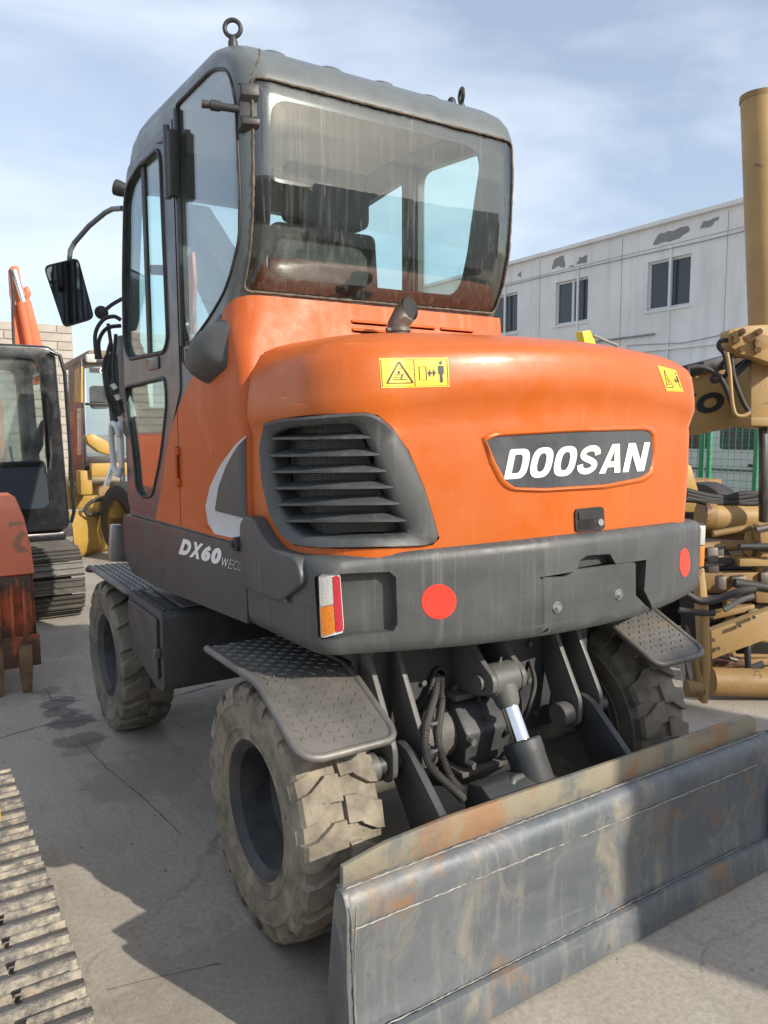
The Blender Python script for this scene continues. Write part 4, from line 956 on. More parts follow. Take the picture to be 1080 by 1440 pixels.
def curved(P, kind, d0, d1, mat, name, par, hole=None, n=120, rings=14):
    A_ = resample(P, n); c = sum(A_, Vector((0, 0)))/n
    f = (lambda p, d: (p.x, rear_y(p.x, p.y)+d, p.y)) if kind == 'rear' else (lambda p, d: (side_x(p.x, p.y)+d, p.x, p.y))
    if hole:
        B_ = resample(hole, n); k0 = min(range(n), key=lambda k: (B_[k]-A_[0]).length); B_ = B_[k0:]+B_[:k0]
        front = [[f(a.lerp(b, t/6), d0) for a, b in zip(A_, B_)] for t in range(7)]; back = [[f(a.lerp(b, t/6), d1) for a, b in zip(A_, B_)] for t in range(6, -1, -1)]
        return MB(W).loft(front+back+[front[0]], cap=False).build(name, mat, par, 30)
    front = [[f(a.lerp(c, t/rings*.995), d0) for a in A_] for t in range(rings, -1, -1)]; back = [[f(a.lerp(c, t/rings*.995), d1) for a in A_] for t in range(rings+1)]
    return MB(W).loft(front+back).build(name, mat, par, 30)
curved(P_rear, 'rear', .004, .008, G_rear, 'rear_window', cab)
curved(P_rear, 'rear', .0095, .012, M_frit, 'window_border', cab, P_clear)
curved(P_side, 'side', .003, .007, G_side, 'side_window', cab)
pane(P_front, 'rear', .006, .011, G_door, 'front_window', cab, args=(1.2, 1.8))
pane(P_r1, 'side', .006, .011, G_door, 'right_window', cab, args=(.1, .5)); pane(P_r2, 'side', .006, .011, G_door, 'right_window', cab, args=(.1, .5))
# seals round the openings
def on_side(y, z, off=0.):
    o_ = W((-1.3, y, z)); d_ = (W((0, y, z))-o_).normalized(); l, n_, i, dd = bvC.ray_cast(o_, d_); return l-d_*off
def on_rear(x, z, off=0.):
    o_ = W((x, -.6, z)); d_ = (W((x, .5, z))-o_).normalized(); l, n_, i, dd = bvC.ray_cast(o_, d_); return l-d_*off
def seal(P, f, r, off, mat=None, jit=0., name='seal', par=None, n=90):
    q = resample(P, n); pts = [f(p.x, p.y, off)+Vector((random.uniform(-1, 1), random.uniform(-1, 1), random.uniform(-1, 1)))*jit for p in q]; pts += pts[:2]
    return MB().tube(pts, r if not jit else [r*random.uniform(.6, 1.35) for _ in pts], 6).build(name, mat or M_gasket, par or cab, 60)
seal(P_side, on_side, .006, .0)
M_caulk = paint('brown_sealant', (.07, .058, .045), .7, dust=.7, dustcol=(.30, .25, .17), var=.4, bump=.4, scale=6)
seal(P_rear, on_rear, .0045, .0005, M_caulk, .0008, 'sealant_bead', n=220)
# door
P_door = roundpoly([(.742, 2.800), (1.28, 2.775), (1.375, 2.70), (1.452, 2.35), (1.485, 1.9), (1.492, 1.33), (1.42, 1.265), (1.085, 1.262), (.975, 1.40), (.90, 1.57), (.80, 1.72), (.742, 1.80)], [.01, .05, .04, .06, .04, .03, .03, .02, .05, .05, .05, .02], 5)
door = cab_loft(-.007).build('door', M_door, EX, 32)
boolean(door, side_cut(P_door), 'INTERSECT'); boolean(door, cab_loft(-.0005).mesh('c'))
boolean(door, side_cut(P_dw)); boolean(door, side_cut(P_lw)); resmooth(door, 32)
seal(P_dw, on_side, .010, .006, par=door); seal(P_lw, on_side, .008, .006, par=door)
half = [(y, z) for y, z in P_dw]
pw = pane(P_dw, 'side', .004, .008, G_door, 'door_window', door)
pane(P_lw, 'side', .004, .008, G_door, 'lower_door_window', door)
MB(W).box(-.874, -.862, 1.085, 1.125, 1.962, 2.735).build('window_divider', M_gasket, door, bevel=.003)
MB(W).prism(yz(roundpoly([(.862, 2.25), (1.085, 2.29), (1.085, 2.33), (.862, 2.29)], .01), -.862), (.015, 0, 0)).build('window_rail', M_gasket, door)
MB(W).prism(yz(roundpoly([(.965, 1.895), (1.10, 1.895), (1.115, 1.905), (1.115, 1.945), (.965, 1.945)], .008), -.884), (.006, 0, 0)).build('handle_cover', M_door, door, bevel=.002)
# B pillar, grooves, hinge
for y in (.712, .728): MB(W).box(-.8735, -.869, y, y+.004, 1.9, 2.80).build('pillar_groove', M_gasket, cab)
MB(W).box(-.886, -.868, .690, .708, 1.96, 2.82).build('pillar_trim', M_door, cab, bevel=.005)
hg = MB(W).box(-.903, -.870, .700, .770, 2.52, 2.745).build('door_hinge', M_door, EX, bevel=.008)
MB(W).box(-.915, -.880, .665, .700, 2.50, 2.735).build('hinge_leaf', M_gasket, hg, bevel=.006)
MB(W).cyl((-.908, .715, 2.50), (-.908, .715, 2.76), .012, 12).build('hinge_pin', M_door, hg)
MB(W).prism(yz([(.775, 2.725), (.90, 2.755), (.90, 2.775), (.775, 2.755)], -.89), (.02, 0, 0)).build('hinge_arm', M_door, hg, bevel=.004)
# grab handle at the lower front of the door
gh = []
for (y, z) in roundpoly([(1.50, 1.66), (1.60, 1.68), (1.62, 1.62), (1.60, 1.46), (1.50, 1.42)], .05, 5): gh.append((-.90, y, z))
MB(W).tube(gh, .014, 10).build('grab_handle', M_silver, EX, 60)
MB(W).prism(yz([(1.50, 1.40), (1.50, 1.68), (1.53, 1.69), (1.56, 1.58), (1.53, 1.42)], -.895), (.02, 0, 0)).build('handle_plate', M_silver, EX, bevel=.006)

# --- orange body under and behind the cab
BR = [(1.262, .172), (1.85, .172), (1.93, .190), (2.0, .205), (2.06, .212), (2.090, .216)]
R = []
for z, yr in BR:
    rr = .05 if z < 1.9 else .05+.06*min(1, (z-1.9)/.12); x0 = -.880+(.0 if z < 1.9 else .012*(z-1.9)/.19); x1 = .262
    p = arc(x0+rr, yr+rr, rr, 180, 270, 7)+arc(x1-.02, yr+.02, .02, 270, 360, 4)+[(x1, 1.2), (x0, 1.2)]
    R.append([(x, y, z) for x, y in p])
body = MB(W).loft(R).build('engine_side_panel', M_or2, EX, 32)
swoop = roundpoly([(-.1, 1.0), (1.085, 1.25), (.985, 1.40), (.905, 1.57), (.80, 1.70), (.66, 1.805), (.50, 1.895), (.40, 1.965), (.33, 2.04), (.305, 2.075), (.30, 2.12), (-.1, 2.12)], [0, .02, .08, .08, .08, .08, .05, .04, .04, .01, 0, 0], 5)
boolean(body, MB(W).prism(yz(swoop, -1.2), (2.0, 0, 0)).mesh('c'), 'INTERSECT')
boolean(body, MB(W).box(-.86, .2, .30, 1.3, 1.2, 2.2).mesh('c'))
rec = roundpoly([(.10, 1.715), (.20, 1.70), (.36, 1.635), (.475, 1.53), (.545, 1.40), (.56, 1.285), (.10, 1.285)], [0, .06, .08, .08, .06, .01, 0], 6)
bvO = bvh(body)
cutr = MB(W).loft([yz(rec, -.90), yz(rec, -.880), yz([(y-.022 if y > .15 else y, z-.022 if z > 1.3 else z) for y, z in rec], -.8735)]).mesh('c')
boolean(body, cutr); resmooth(body, 32)
# louvre slots in the band under the rear window
cutv = MB(W); slots = []
for (xa, xb) in ((-.44, -.30), (-.215, -.085), (-.05, .10)):
    for z in (1.988, 2.018): cutv.prism([(xa, .10, z), (xb, .10, z), (xb, .10, z+.007), (xa, .10, z+.007)], (0, .16, 0)); slots.append((xa, xb, z))
for (xa, xb) in ((-.40, -.375), (-.34, -.315)): cutv.prism([(xa, .10, 1.966), (xb, .10, 1.966), (xb, .10, 1.974), (xa, .10, 1.974)], (0, .16, 0))
boolean(body, cutv.mesh('c')); resmooth(body, 32)
for xa, xb, z in slots:
    yy = lerp_tab(BR, z)[0]
    MB(W).prism([(xa-.006, yy+.001, z+.017), (xa-.004, yy-.009, z+.007), (xa-.006, yy+.001, z+.006)], (xb-xa+.012, 0, 0)).build('vent_hood', M_or2, body, bevel=.001)
bvO = bvh(body)
# panel seams, hinges, crescent vent
hit_o = lambda u, v, o_=0: hit(bvO, u, v, o_)
MB(W).box(-.8812, -.878, .768, .772, 1.266, 1.73).build('panel_seam', M_gasket, body)
for (z0, z1) in ((1.545, 1.575), (1.425, 1.455)): MB(W).box(-.895, -.879, .752, .800, z0, z1).build('hinge_barrel', M_or2, body, bevel=.005)
MB(W).box(-.889, -.879, .775, .815, 1.455, 1.545).build('hinge_plate', M_or2, body, bevel=.003)
MB(W).cyl((-.893, .766, 1.42), (-.893, .766, 1.58), .007, 10).build('hinge_rod', M_or2, body)
cres = slab(bvO, [(346, 612), (330, 628), (310, 655), (296, 685), (290, 712), (293, 735), (303, 751), (347, 760)], -.002, .003, 60, 5).build('crescent_trim', M_silver, EX, 40)
slab(bvO, [(346, 616), (334, 630), (320, 655), (309, 685), (304, 718), (347, 729)], .003, .006, 50, 5).build('crescent_screen', M_bump, cres, 40)
# air intake scoop
sn = []
for (dx, y0, y1, z0, z1) in ((.00, .27, .52, 1.80, 2.02), (.03, .285, .51, 1.81, 2.01), (.065, .31, .50, 1.83, 1.985), (.085, .34, .485, 1.86, 1.96)):
    sn.append([(-.868-dx, y, z) for y, z in roundpoly([(y0, z0+.05), (y0, z1-.02), (y0+.05, z1), (y1-.03, z1-.04), (y1, z1-.09), (y1, z0+.02), (y1-.06, z0)], .03, 4)])
ai = MB(W).loft(sn).build('air_intake', M_bump, EX, 40)
MB(W).prism(yz(roundpoly([(.495, 1.86), (.505, 1.86), (.505, 1.93), (.495, 1.93)], .003), -.94), (.04, 0, 0)).build('intake_mouth', M_ink, ai, 40)
MB(W).prism(yz(roundpoly([(.335, 2.045), (.40, 2.02), (.47, 1.98), (.62, 1.955), (.66, 1.94), (.66, 1.90), (.50, 1.90), (.36, 1.99)], .03), -.874), (.01, 0, 0)).build('trim_strip', M_bump, EX, 40, bevel=.003)

# --- louvred side grille at the right end of the hood
rg = MB(W).box(.838, .862, -.14, .16, 1.32, 1.66).build('side_grille', M_bump, EX, 40, bevel=.008)
for k in range(6): MB(W).prism([(.860, -.13, 1.345+.052*k), (.892, -.12, 1.35+.052*k), (.892, .14, 1.35+.052*k), (.860, .15, 1.345+.052*k)], (0, 0, .012)).build('louvre', M_bump, rg, 40, bevel=.003)
# --- exhaust
e0 = at(560, 484, 1, .02); 
ez = 1.925; ex, ey = e0.x+.0, .02
pth = [(ex, ey, ez-.1), (ex, ey, ez+.088), (ex+.003, ey-.004, ez+.100), (ex+.034, ey-.040, ez+.155)]
def circ(c, n_, r, k_=28):
    n_ = Vector(n_).normalized(); a = Vector((1, 0, 0)); a = (a-n_*a.dot(n_)).normalized(); b = n_.cross(a); return [Vector(c)+(a*cos(2*pi*q_/k_)+b*sin(2*pi*q_/k_))*r for q_ in range(k_)]
def exr(r): return [circ((ex, ey, ez-.12), (0, 0, 1), r), circ((ex, ey, ez+.075), (0, 0, 1), r), circ((ex+.002, ey-.002, ez+.085), (.1, -.12, 1), r*1.01), circ((ex+.014, ey-.014, ez+.112), (.35, -.40, .8), r*1.02), circ((ex+.030, ey-.030, ez+.138), (.30, -.93, .18), r*1.12)]
ep = MB().loft(exr(.039), cap=False).loft(exr(.0345), cap=False)
ep = ep.build('exhaust_pipe', M_exh, EX, 50, recalc=False)
MB().loft([circ((ex+.028, ey-.025, ez+.137), (.30, -.93, .18), .0375), circ((ex+.0285, ey-.0265, ez+.1372), (.30, -.93, .18), .0375)]).build('pipe_bore', M_ink, ep)
MB().lathe((ex, ey, ez+.055), (0, 0, 1), [(.040, 0), (.044, .002), (.044, .014), (.040, .016)], 24).build('clamp', M_exh, ep, 30)
MB().cyl((ex-.055, ey-.01, ez+.06), (ex-.035, ey-.01, ez+.06), .008, 8).build('clamp_bolt', M_lug, ep)
hl = at(592, 483, 1, -.03); bvH2 = bvh(hood)
l_, n_, i_, d_ = bvH2.ray_cast(Vector((ex+.04, ey, 2.6)), Vector((0, 0, -1)))
zt = l_.z if l_ else 1.93
MB().prism([(ex+.035+x, ey-.005+y, zt+.0015) for x, y in [(a*.085, b*.05) for a, b in disc((0, 0), 1, 28)]], (0, 0, .0012)).build('exhaust_opening', M_ink, EX, 0)

# --- roof fittings
def on_roof(x, y):
    o_ = W((x, y, 3.4)); l, n_, i, d = bvC.ray_cast(o_, Vector((0, 0, -1))); return l, n_
for (x, y, rz, dx) in ((-.825, .30, .5, 0), (.165, .36, 1.4, 0)):
    l, n_ = on_roof(x, y); eb = MB(); c = l+Vector((0, 0, .055)); a = Vector((cos(rz), -sin(rz), 0)) if rz < 1 else Vector((.35, .9, 0)).normalized()
    eb.tube([c+(a*cos(2*pi*k/24)+Vector((0, 0, 1))*sin(2*pi*k/24))*.026 for k in range(25)], .0075, 10, cap=False)
    eb.tube([l-Vector((0, 0, .01)), l+Vector((0, 0, .012)), l+Vector((0, 0, .03))], [.016, .016, .010], 12); eb.build('lifting_eye', M_blk, EX, 50)
l, n_ = on_roof(.10, .34); MB().tube([l, l+Vector((0, 0, .022)), l+Vector((0, 0, .03))], [.018, .016, .010], 12).build('roof_bolt', M_blk, EX, 40)
for (x, y) in ((-.66, .36), (-.44, .36), (-.22, .36), (-.0, .37), (.07, .5)):
    l, n_ = on_roof(x, y); MB().lathe(l-Vector((0, 0, .012)), Vector((0, -.12, 1)), [(.055, 0), (.05, .02), (.03, .028), (.001, .030)], 20).build('roof_boss', M_cab, cab, 60)
# roof-edge seam left
sm = [on_rear(-.80, z, .0005) for z in (2.76, 2.79, 2.82)]
weld([on_rear(-.835+.01*k, 2.75+.018*k, .001) for k in range(8)], .003, 1, 'sealant_crack', cab, M_caulk)
# bracket with bolt on the rear pillar
br = W((-.868, .165, 2.645)); zz = [(0, .075), (-.028, .070), (-.032, .035), (-.012, .02), (-.012, -.02), (-.034, -.035), (-.034, -.052), (.0, -.07)]
ring1 = [br+Vector((-.004, y, z)) for y, z in zz]; ring2 = [p+Vector((-.004, .006, 0)) for p in ring1]
MB().loft([[ring1[i], ring1[i]+Vector((.05, -.016, 0)), ring2[i]+Vector((.05, -.014, 0)), ring2[i]] for i in range(len(zz))]).build('lamp_bracket', M_blk, EX, 30, bevel=.001)
MB().tube([br+Vector((0, .0, .0)), br+Vector((-.055, .02, .004)), br+Vector((-.056, .02, .004)), br+Vector((-.085, .03, .006)), br+Vector((-.086, .03, .006)), br+Vector((-.11, .038, .007))], [.012, .012, .016, .016, .011, .013], 10).build('bracket_bolt', M_blk, EX, 40)

# --- inside the cab
seat = thing  # (seat is a fixed part of the machine)
def cushion(pts, x0, x1, name, par, r=.05, bev=.03):
    return MB(W).prism(yz(roundpoly(pts, r, 5), x0), (x1-x0, 0, 0)).build(name, M_seat, par, 50, bevel=bev, seg=4)
sb = cushion([(.56, 1.80), (.62, 2.46), (.72, 2.46), (.74, 1.80)], -.52, -.06, 'seat', EX, .04, .035)
cushion([(.60, 2.47), (.60, 2.68), (.66, 2.71), (.73, 2.68), (.72, 2.47)], -.46, -.10, 'headrest', sb, .04, .04)
cushion([(.62, 1.66), (.62, 1.80), (1.14, 1.84), (1.14, 1.70)], -.54, -.04, 'seat_cushion', sb, .04, .03)
for x in (-.62, .04): cushion([(.75, 1.86), (.75, 1.93), (1.12, 1.93), (1.12, 1.84)], x-.05, x+.06, 'armrest', sb, .03, .015)
MB(W).box(-.55, -.03, .62, 1.12, 1.31, 1.65).build('seat_base', M_inner, EX)
MB(W).box(-.82, .22, .285, .56, 1.31, 2.02).build('rear_shelf', M_inner, EX, bevel=.02)
MB(W).box(-.83, .23, .30, 1.48, 1.292, 1.308).build('cab_floor', M_inner, EX)
MB(W).prism([(-.80, y, z) for y, z in ((.42, 2.868), (.9, 2.885), (1.2, 2.86), (1.2, 2.85), (.9, 2.87), (.42, 2.855))], (.99, 0, 0)).build('headlining', M_liner, EX)
for x in (-.70, .13):
    cs = MB(W).box(x-.07, x+.07, .95, 1.15, 1.5, 1.88).build('lever_console', M_inner, EX, bevel=.02)
    MB(W).tube([(x, 1.05, 1.88), (x, 1.06, 1.98), (x+.01, 1.04, 2.06)], [.01, .01, .022], 10).build('control_lever', M_rub, cs, 60)
MB(W).tube([(-.28, 1.36, 1.31), (-.28, 1.28, 1.95)], .035, 12).build('steering_column', M_inner, EX)
MB(W).lathe((-.28, 1.27, 1.97), (0, -.45, .9), [(.17, -.012), (.185, 0), (.17, .012), (.155, 0), (.17, -.012)], 28).build('steering_wheel', M_rub, EX, 60)
MB(W).prism(yz(roundpoly([(.615, 2.30), (.66, 2.28), (.66, 2.00), (.615, 2.0), (.62, 2.10), (.60, 2.18)], .01), -.864), (.014, 0, 0)).build('release_lever', M_or, EX, bevel=.004)
MB(W).tube([(-.83, .60, 2.12), (-.82, .30, 2.06)], .008, 8).build('gas_strut', M_caulk, EX)
MB(W).box(.215, .235, .75, .84, 1.5, 2.84).build('right_pillar_trim', M_inner, EX, bevel=.01)

# --- mirror
mp_ = [at(u, v, 1, 1.80) for u, v in roundpoly([(61, 374), (110, 362), (133, 448), (90, 461)], 9, 5)]
c = sum(mp_, Vector())/len(mp_)
mi = MB().loft([[c+(p-c)*.86+Vector((.01, .055, 0)) for p in mp_], [c+(p-c)*.99+Vector((.004, .03, 0)) for p in mp_], mp_, [c+(p-c)*.95 for p in mp_], [c+(p-c)*.94+Vector((0, .004, 0)) for p in mp_]]).build('mirror', M_gasket, EX, 40)
MB().loft([[c+(p-c)*.93+Vector((0, .003, 0)) for p in mp_], [c+(p-c)*.93+Vector((0, .0015, 0)) for p in mp_]]).build('mirror_glass', M_refl, mi, 0)
arm = [at(u, v, 1, y) for u, v, y in roundpoly3] if False else [at(97, 372, 1, 1.84), at(99, 352, 1, 1.84), at(105, 341, 1, 1.83), at(125, 318, 1, 1.76), at(148, 299, 1, 1.68), at(158, 294, 1, 1.62), at(172, 293, 1, 1.52)]
MB().tube(arm, .0125, 10).build('mirror_arm', M_cab, mi, 60)
wl_ = at(167, 262, 1, 1.50); MB().lathe(wl_+Vector((.01, .03, .0)), (-.9, .4, .3), [(.001, -.04), (.03, -.03), (.036, .0), (.036, .02), (.03, .025), (.001, .025)], 20).build('work_lamp', M_blk, EX, 40)

# --- boom in front of the cab with hoses
bm_ = MB().prism([(.0, y, z) for y, z in ((1.75, 1.0), (2.15, 1.0), (2.55, 2.2), (3.4, 3.0), (3.25, 3.25), (2.25, 2.45), (1.85, 1.6))], (.22, 0, 0)).build('boom', M_chas, EX, bevel=.02)
MB().box(-.14, .36, 1.58, 2.05, .75, 1.35).build('swing_post', M_chas, EX, bevel=.03)
dip = MB().prism([(-.74, y, z) for y, z in ((1.95, 1.70), (2.05, 2.10), (2.15, 2.17), (2.25, 2.1), (2.2, 1.9), (2.1, 1.6))], (.12, 0, 0)).build('dipper_arm', M_chas, EX, bevel=.02)
MB().tube([at(157, 500, 1, 2.0), at(160, 560, 1, 1.95), at(165, 610, 1, 1.9)], .03, 12).build('arm_cylinder', M_blk, EX)
MB().tube([(.11, 2.1, 1.35), (.11, 2.7, 2.1)], .055, 20).build('boom_cylinder', M_blk, EX)
for pp in ([(148, 436), (158, 428), (172, 420)], [(136, 505), (134, 470), (145, 450), (160, 445), (170, 450)], [(141, 505), (139, 480), (150, 462), (170, 458)], [(150, 500), (146, 520), (152, 560), (168, 600)], [(156, 480), (150, 510), (158, 560), (172, 590)], [(152, 455), (158, 500), (160, 540), (172, 570)], [(146, 520), (150, 545), (162, 575), (172, 610)], [(163, 470), (160, 520), (166, 560), (174, 580)]):
    y_ = random.uniform(1.75, 2.0); hose([tuple(at(u, v, 1, y_)) for u, v in pp], .010)
l0 = at(143, 440, 1, 1.95); MB().lathe(l0, (-.3, -.9, .0), [(.001, -.05), (.025, -.05), (.03, -.01), (.034, .0), (.034, .02), (.028, .024), (.001, .024)], 16).build('boom_lamp', M_blk, EX, 40)
for (u, v) in ((158, 540), (163, 555), (168, 585)): MB().cyl(at(u, v, 1, 1.78), at(u+4, v+7, 1, 1.78), .014, 8).build('hose_fitting', M_screw, EX)
# front bracket and step seen under the door
bk = [tuple(at(u, v, 1, 1.72)) for u, v in ((157, 738), (172, 738), (178, 748), (186, 790), (154, 790))]
MB().prism(bk, (0, .05, 0)).build('step_bracket', M_steel, EX, bevel=.006)

# ================================================================== OTHER MACHINES
# ---- crawler track of the machine standing at the left edge, shoes seen from above
M_shoew = paint('worn_grouser_steel', (.085, .082, .080), .42, metal=.5, dust=.45, dustcol=(.34, .29, .21), var=.3, bump=.4, scale=3)
ZT = .42; pitch = .104
TR = thing('crawler_track', 'muddy steel crawler track run at the bottom left edge beside a yellow frame', 'track', (-1.72, -.6, 0))
xo = -1.518; wsh = .36
m_ = MB()
sec = [(-.047, -.014), (-.047, -.004), (-.042, .002), (-.038, .016), (-.030, .021), (-.008, .017), (-.003, .004), (.006, .002), (.010, .024), (.018, .025), (.022, .004), (.034, .0), (.041, -.008), (.047, -.016), (.047, -.022), (.03, -.020)]
o = m_.prism([(0, y, z) for y, z in sec], (wsh, 0, 0)).build('track_shoe', M_shoe, None, 30, bevel=.0015); boolean(o, MB().cyl((wsh*.62, .017, -.1), (wsh*.62, .017, .1), .012, 12).cyl((wsh*.62, -.014, -.1), (wsh*.62, -.014, .1), .010, 12).mesh('c'))
shoe = o.data; bpy.data.objects.remove(o)
shoe.materials.append(M_shoew)
for p in shoe.polygons:
    if p.center.z > .008 and -.040 < p.center.y < -.004: p.material_index = 1
y0t, y1t, rr = .72, -2.9, .21
# loop: top run, front arc, bottom run, rear arc
tot_top = y0t-y1t; loop = []
s_ = 0; Ltot = 2*tot_top+2*pi*rr; nsh = int(Ltot/pitch)
for k in range(nsh):
    s_ = k*Ltot/nsh
    if s_ < tot_top: y, z, a = y1t+s_, ZT-.03, 0
    elif s_ < tot_top+pi*rr: t = (s_-tot_top)/rr; y, z, a = y0t+rr*sin(t), ZT-.03-rr+rr*cos(t), -t
    elif s_ < 2*tot_top+pi*rr: y, z, a = y0t-(s_-tot_top-pi*rr), ZT-.03-2*rr, pi
    else: t = (s_-2*tot_top-pi*rr)/rr; y, z, a = y1t-rr*sin(t), ZT-.03-rr-rr*cos(t), pi-t
    M = Matrix.Translation((xo-wsh+random.uniform(-.003, .003), y, z+random.uniform(-.002, .002)))@Matrix.Rotation(a+random.uniform(-.02, .02), 4, 'X')@Matrix.Diagonal((random.uniform(.99, 1.01), 1.0, 1, 1))
    inst(shoe, 'track_shoe', M, TR)
MB().box(xo-wsh+.12, xo-.12, y1t, y0t, .10, .26).build('track_frame', M_cat, TR, bevel=.02)
for y in (y0t, y1t): MB().cyl((xo-wsh+.11, y, ZT-.03-rr), (xo-.11, y, ZT-.03-rr), rr-.04, 28).build('idler', M_cat, TR, bevel=.01)
MB().tube([at(-20, 1075, 2, .47), at(-8, 1115, 2, .485), at(-5, 1150, 2, .485), at(-11, 1195, 2, .47)], .012, 10).build('yellow_rail', M_yellow, TR, 60)

# ---- orange digging bucket resting on the ground
BK = thing('digger_bucket', 'worn orange and rusty digger bucket with steel teeth resting on the concrete', 'bucket', (-1.6, 3.2, 0))
xl, xr = -1.95, -1.115
op = [(4.6, 1.02), (4.2, 1.17), (3.75, 1.17), (3.35, 1.06), (3.10, .90), (2.99, .72), (2.955, .45), (2.95, .22)]
ip = [(y+.03, z-.0) for y, z in op]
MB().prism([(xl, y, z) for y, z in op+ip[::-1]], (xr-xl, 0, 0)).build('back_plate', M_bucket, BK, 40, bevel=.004)
upc = MB().loft([[(x, y-.012, z+.004) for y, z in ((4.2, 1.172), (3.75, 1.172), (3.35, 1.062), (3.10, .902), (3.0, .74))]+[(x, y+.01, z-.012) for y, z in ((3.0, .74), (3.10, .902), (3.35, 1.062), (3.75, 1.172), (4.2, 1.172))] for x in (xl-.01, xr+.01)]).build('orange_panel', M_cor, BK, 40)
for x in (xl, xr-.02):
    MB().prism([(x, y, z) for y, z in op+[(3.25, .25), (4.2, .6)]], (.02, 0, 0)).build('side_plate', M_bucket, BK, bevel=.003)
for k in range(11): MB().box(xl+.04+.072*k, xl+.062+.072*k, 2.922, 2.975, .34, .70).build('wear_strip', M_bucket, BK, bevel=.006)
MB().box(xl, xr+.015, 2.93, 2.985, .16, .36).build('lip', M_bucket, BK, bevel=.006)
for k in range(4):
    x = xr-.075-.165*k
    MB().loft([[(x-.035, 2.925, .30), (x+.04, 2.925, .30), (x+.04, 2.99, .30), (x-.035, 2.99, .30)], [(x-.035, 2.92, .14), (x+.04, 2.92, .14), (x+.04, 3.0, .14), (x-.035, 3.0, .14)], [(x-.032, 2.915, .135), (x+.037, 2.915, .135), (x+.037, 3.0, .135), (x-.032, 3.0, .135)], [(x-.028, 2.90, .002), (x+.025, 2.90, .002), (x+.025, 2.925, .002), (x-.028, 2.925, .002)]]).build('tooth', M_tooth, BK, bevel=.004)

# ---- crawler excavator with black cab
CE = thing('crawler_excavator', 'crawler excavator with glossy black cab and steel tracks behind the rusty bucket', 'excavator', (-1.4, 6.5, 0))
X0, X1, YF, YB, Z0, Z1 = -1.75, -.47, 5.25, 6.9, .72, 2.40
def cabbox(x0, x1, y0, y1, z0, z1, r, inset=.0):
    return MB().prism([(x, y0, z) for x, z in roundpoly([(x0, z0), (x0+inset, z1), (x1-inset, z1), (x1, z0)], r, 6)], (0, y1-y0, 0))
cb = cabbox(X0, X1, YF, YB, Z0, Z1, .10, .06).build('cab', M_glossblack, CE, 40, bevel=.03, seg=3)
boolean(cb, cabbox(X0+.07, X1-.07, YF+.06, YB-.06, Z0+.06, Z1-.08, .08, .05).mesh('c'))
WN = roundpoly([(X0+.1, Z0+.22), (X0+.13, Z1-.12), (X1-.20, Z1-.12), (X1-.16, Z0+.22)], .10, 6)
for (ya, yb) in ((YF-.1, YF+.2), (YB-.2, YB+.1)): boolean(cb, MB().prism([(x, ya, z) for x, z in WN], (0, yb-ya, 0)).mesh('c'))
boolean(cb, MB().prism([(X0-.2, y, z) for y, z in roundpoly([(YF+.2, Z0+.5), (YF+.2, Z1-.2), (YB-.2, Z1-.2), (YB-.2, Z0+.5)], .08)], (2, 0, 0)).mesh('c')); resmooth(cb)
for yy in (YF+.03, YB-.04): MB().prism([(x, yy, z) for x, z in WN], (0, .008, 0)).build('window', G_far, cb, 0)
MB().prism([(x, YF+.012, z) for x, z in roundpoly([(X0+.1, Z0+.22), (X0+.1, Z0+.62), (X1-.19, Z0+.66), (X1-.17, Z0+.22)], .06, 5)], (0, .014, 0)).build('lower_window', M_pane, cb, 0)
MB().box(X0+.12, X1-.2, YF+.005, YF+.03, Z0+.60, Z0+.64).build('window_rail', M_glossblack, cb)
st_ = MB().box(-1.35, -.95, 6.0, 6.15, 1.3, 1.95).build('seat', M_seat, CE, bevel=.05); MB().box(-1.28, -1.02, 6.0, 6.12, 1.98, 2.2).build('headrest', M_seat, st_, bevel=.04)
MB().prism([(x, 5.55, z) for x, z in ((-.78, 1.2), (-.62, 1.5), (-.60, 1.75), (-.72, 1.5))], (0, .2, 0)).build('console', M_inner, CE, bevel=.02)
for x in (-.95, -.86): MB().tube([(x, 5.5, 1.0), (x-.05, 5.55, 1.5)], .012, 8).build('control_lever', M_screw, CE)
gp = [at(u, v, 1, 5.2) for u, v in ((70, 494), (84, 500), (91, 525), (97, 610), (104, 720), (100, 735))]
MB().tube(gp, .018, 8).build('grab_rail', M_glossblack, CE, 60)
MB().tube([at(u, v, 1, 5.2) for u, v in ((66, 560), (72, 640), (70, 660))], .012, 8).build('wiper', M_rub, CE, 60)
MB().box(-3.4, -.50, 5.3, 9.0, .62, .715).build('platform', M_glossblack, CE, bevel=.03)
MB().box(-3.4, -1.9, 5.6, 9.2, .72, 1.6).build('engine_housing', M_cor, CE, bevel=.06)
MB().box(-3.0, -1.0, 6.0, 8.6, .32, .60).build('undercarriage', M_glossblack, CE)
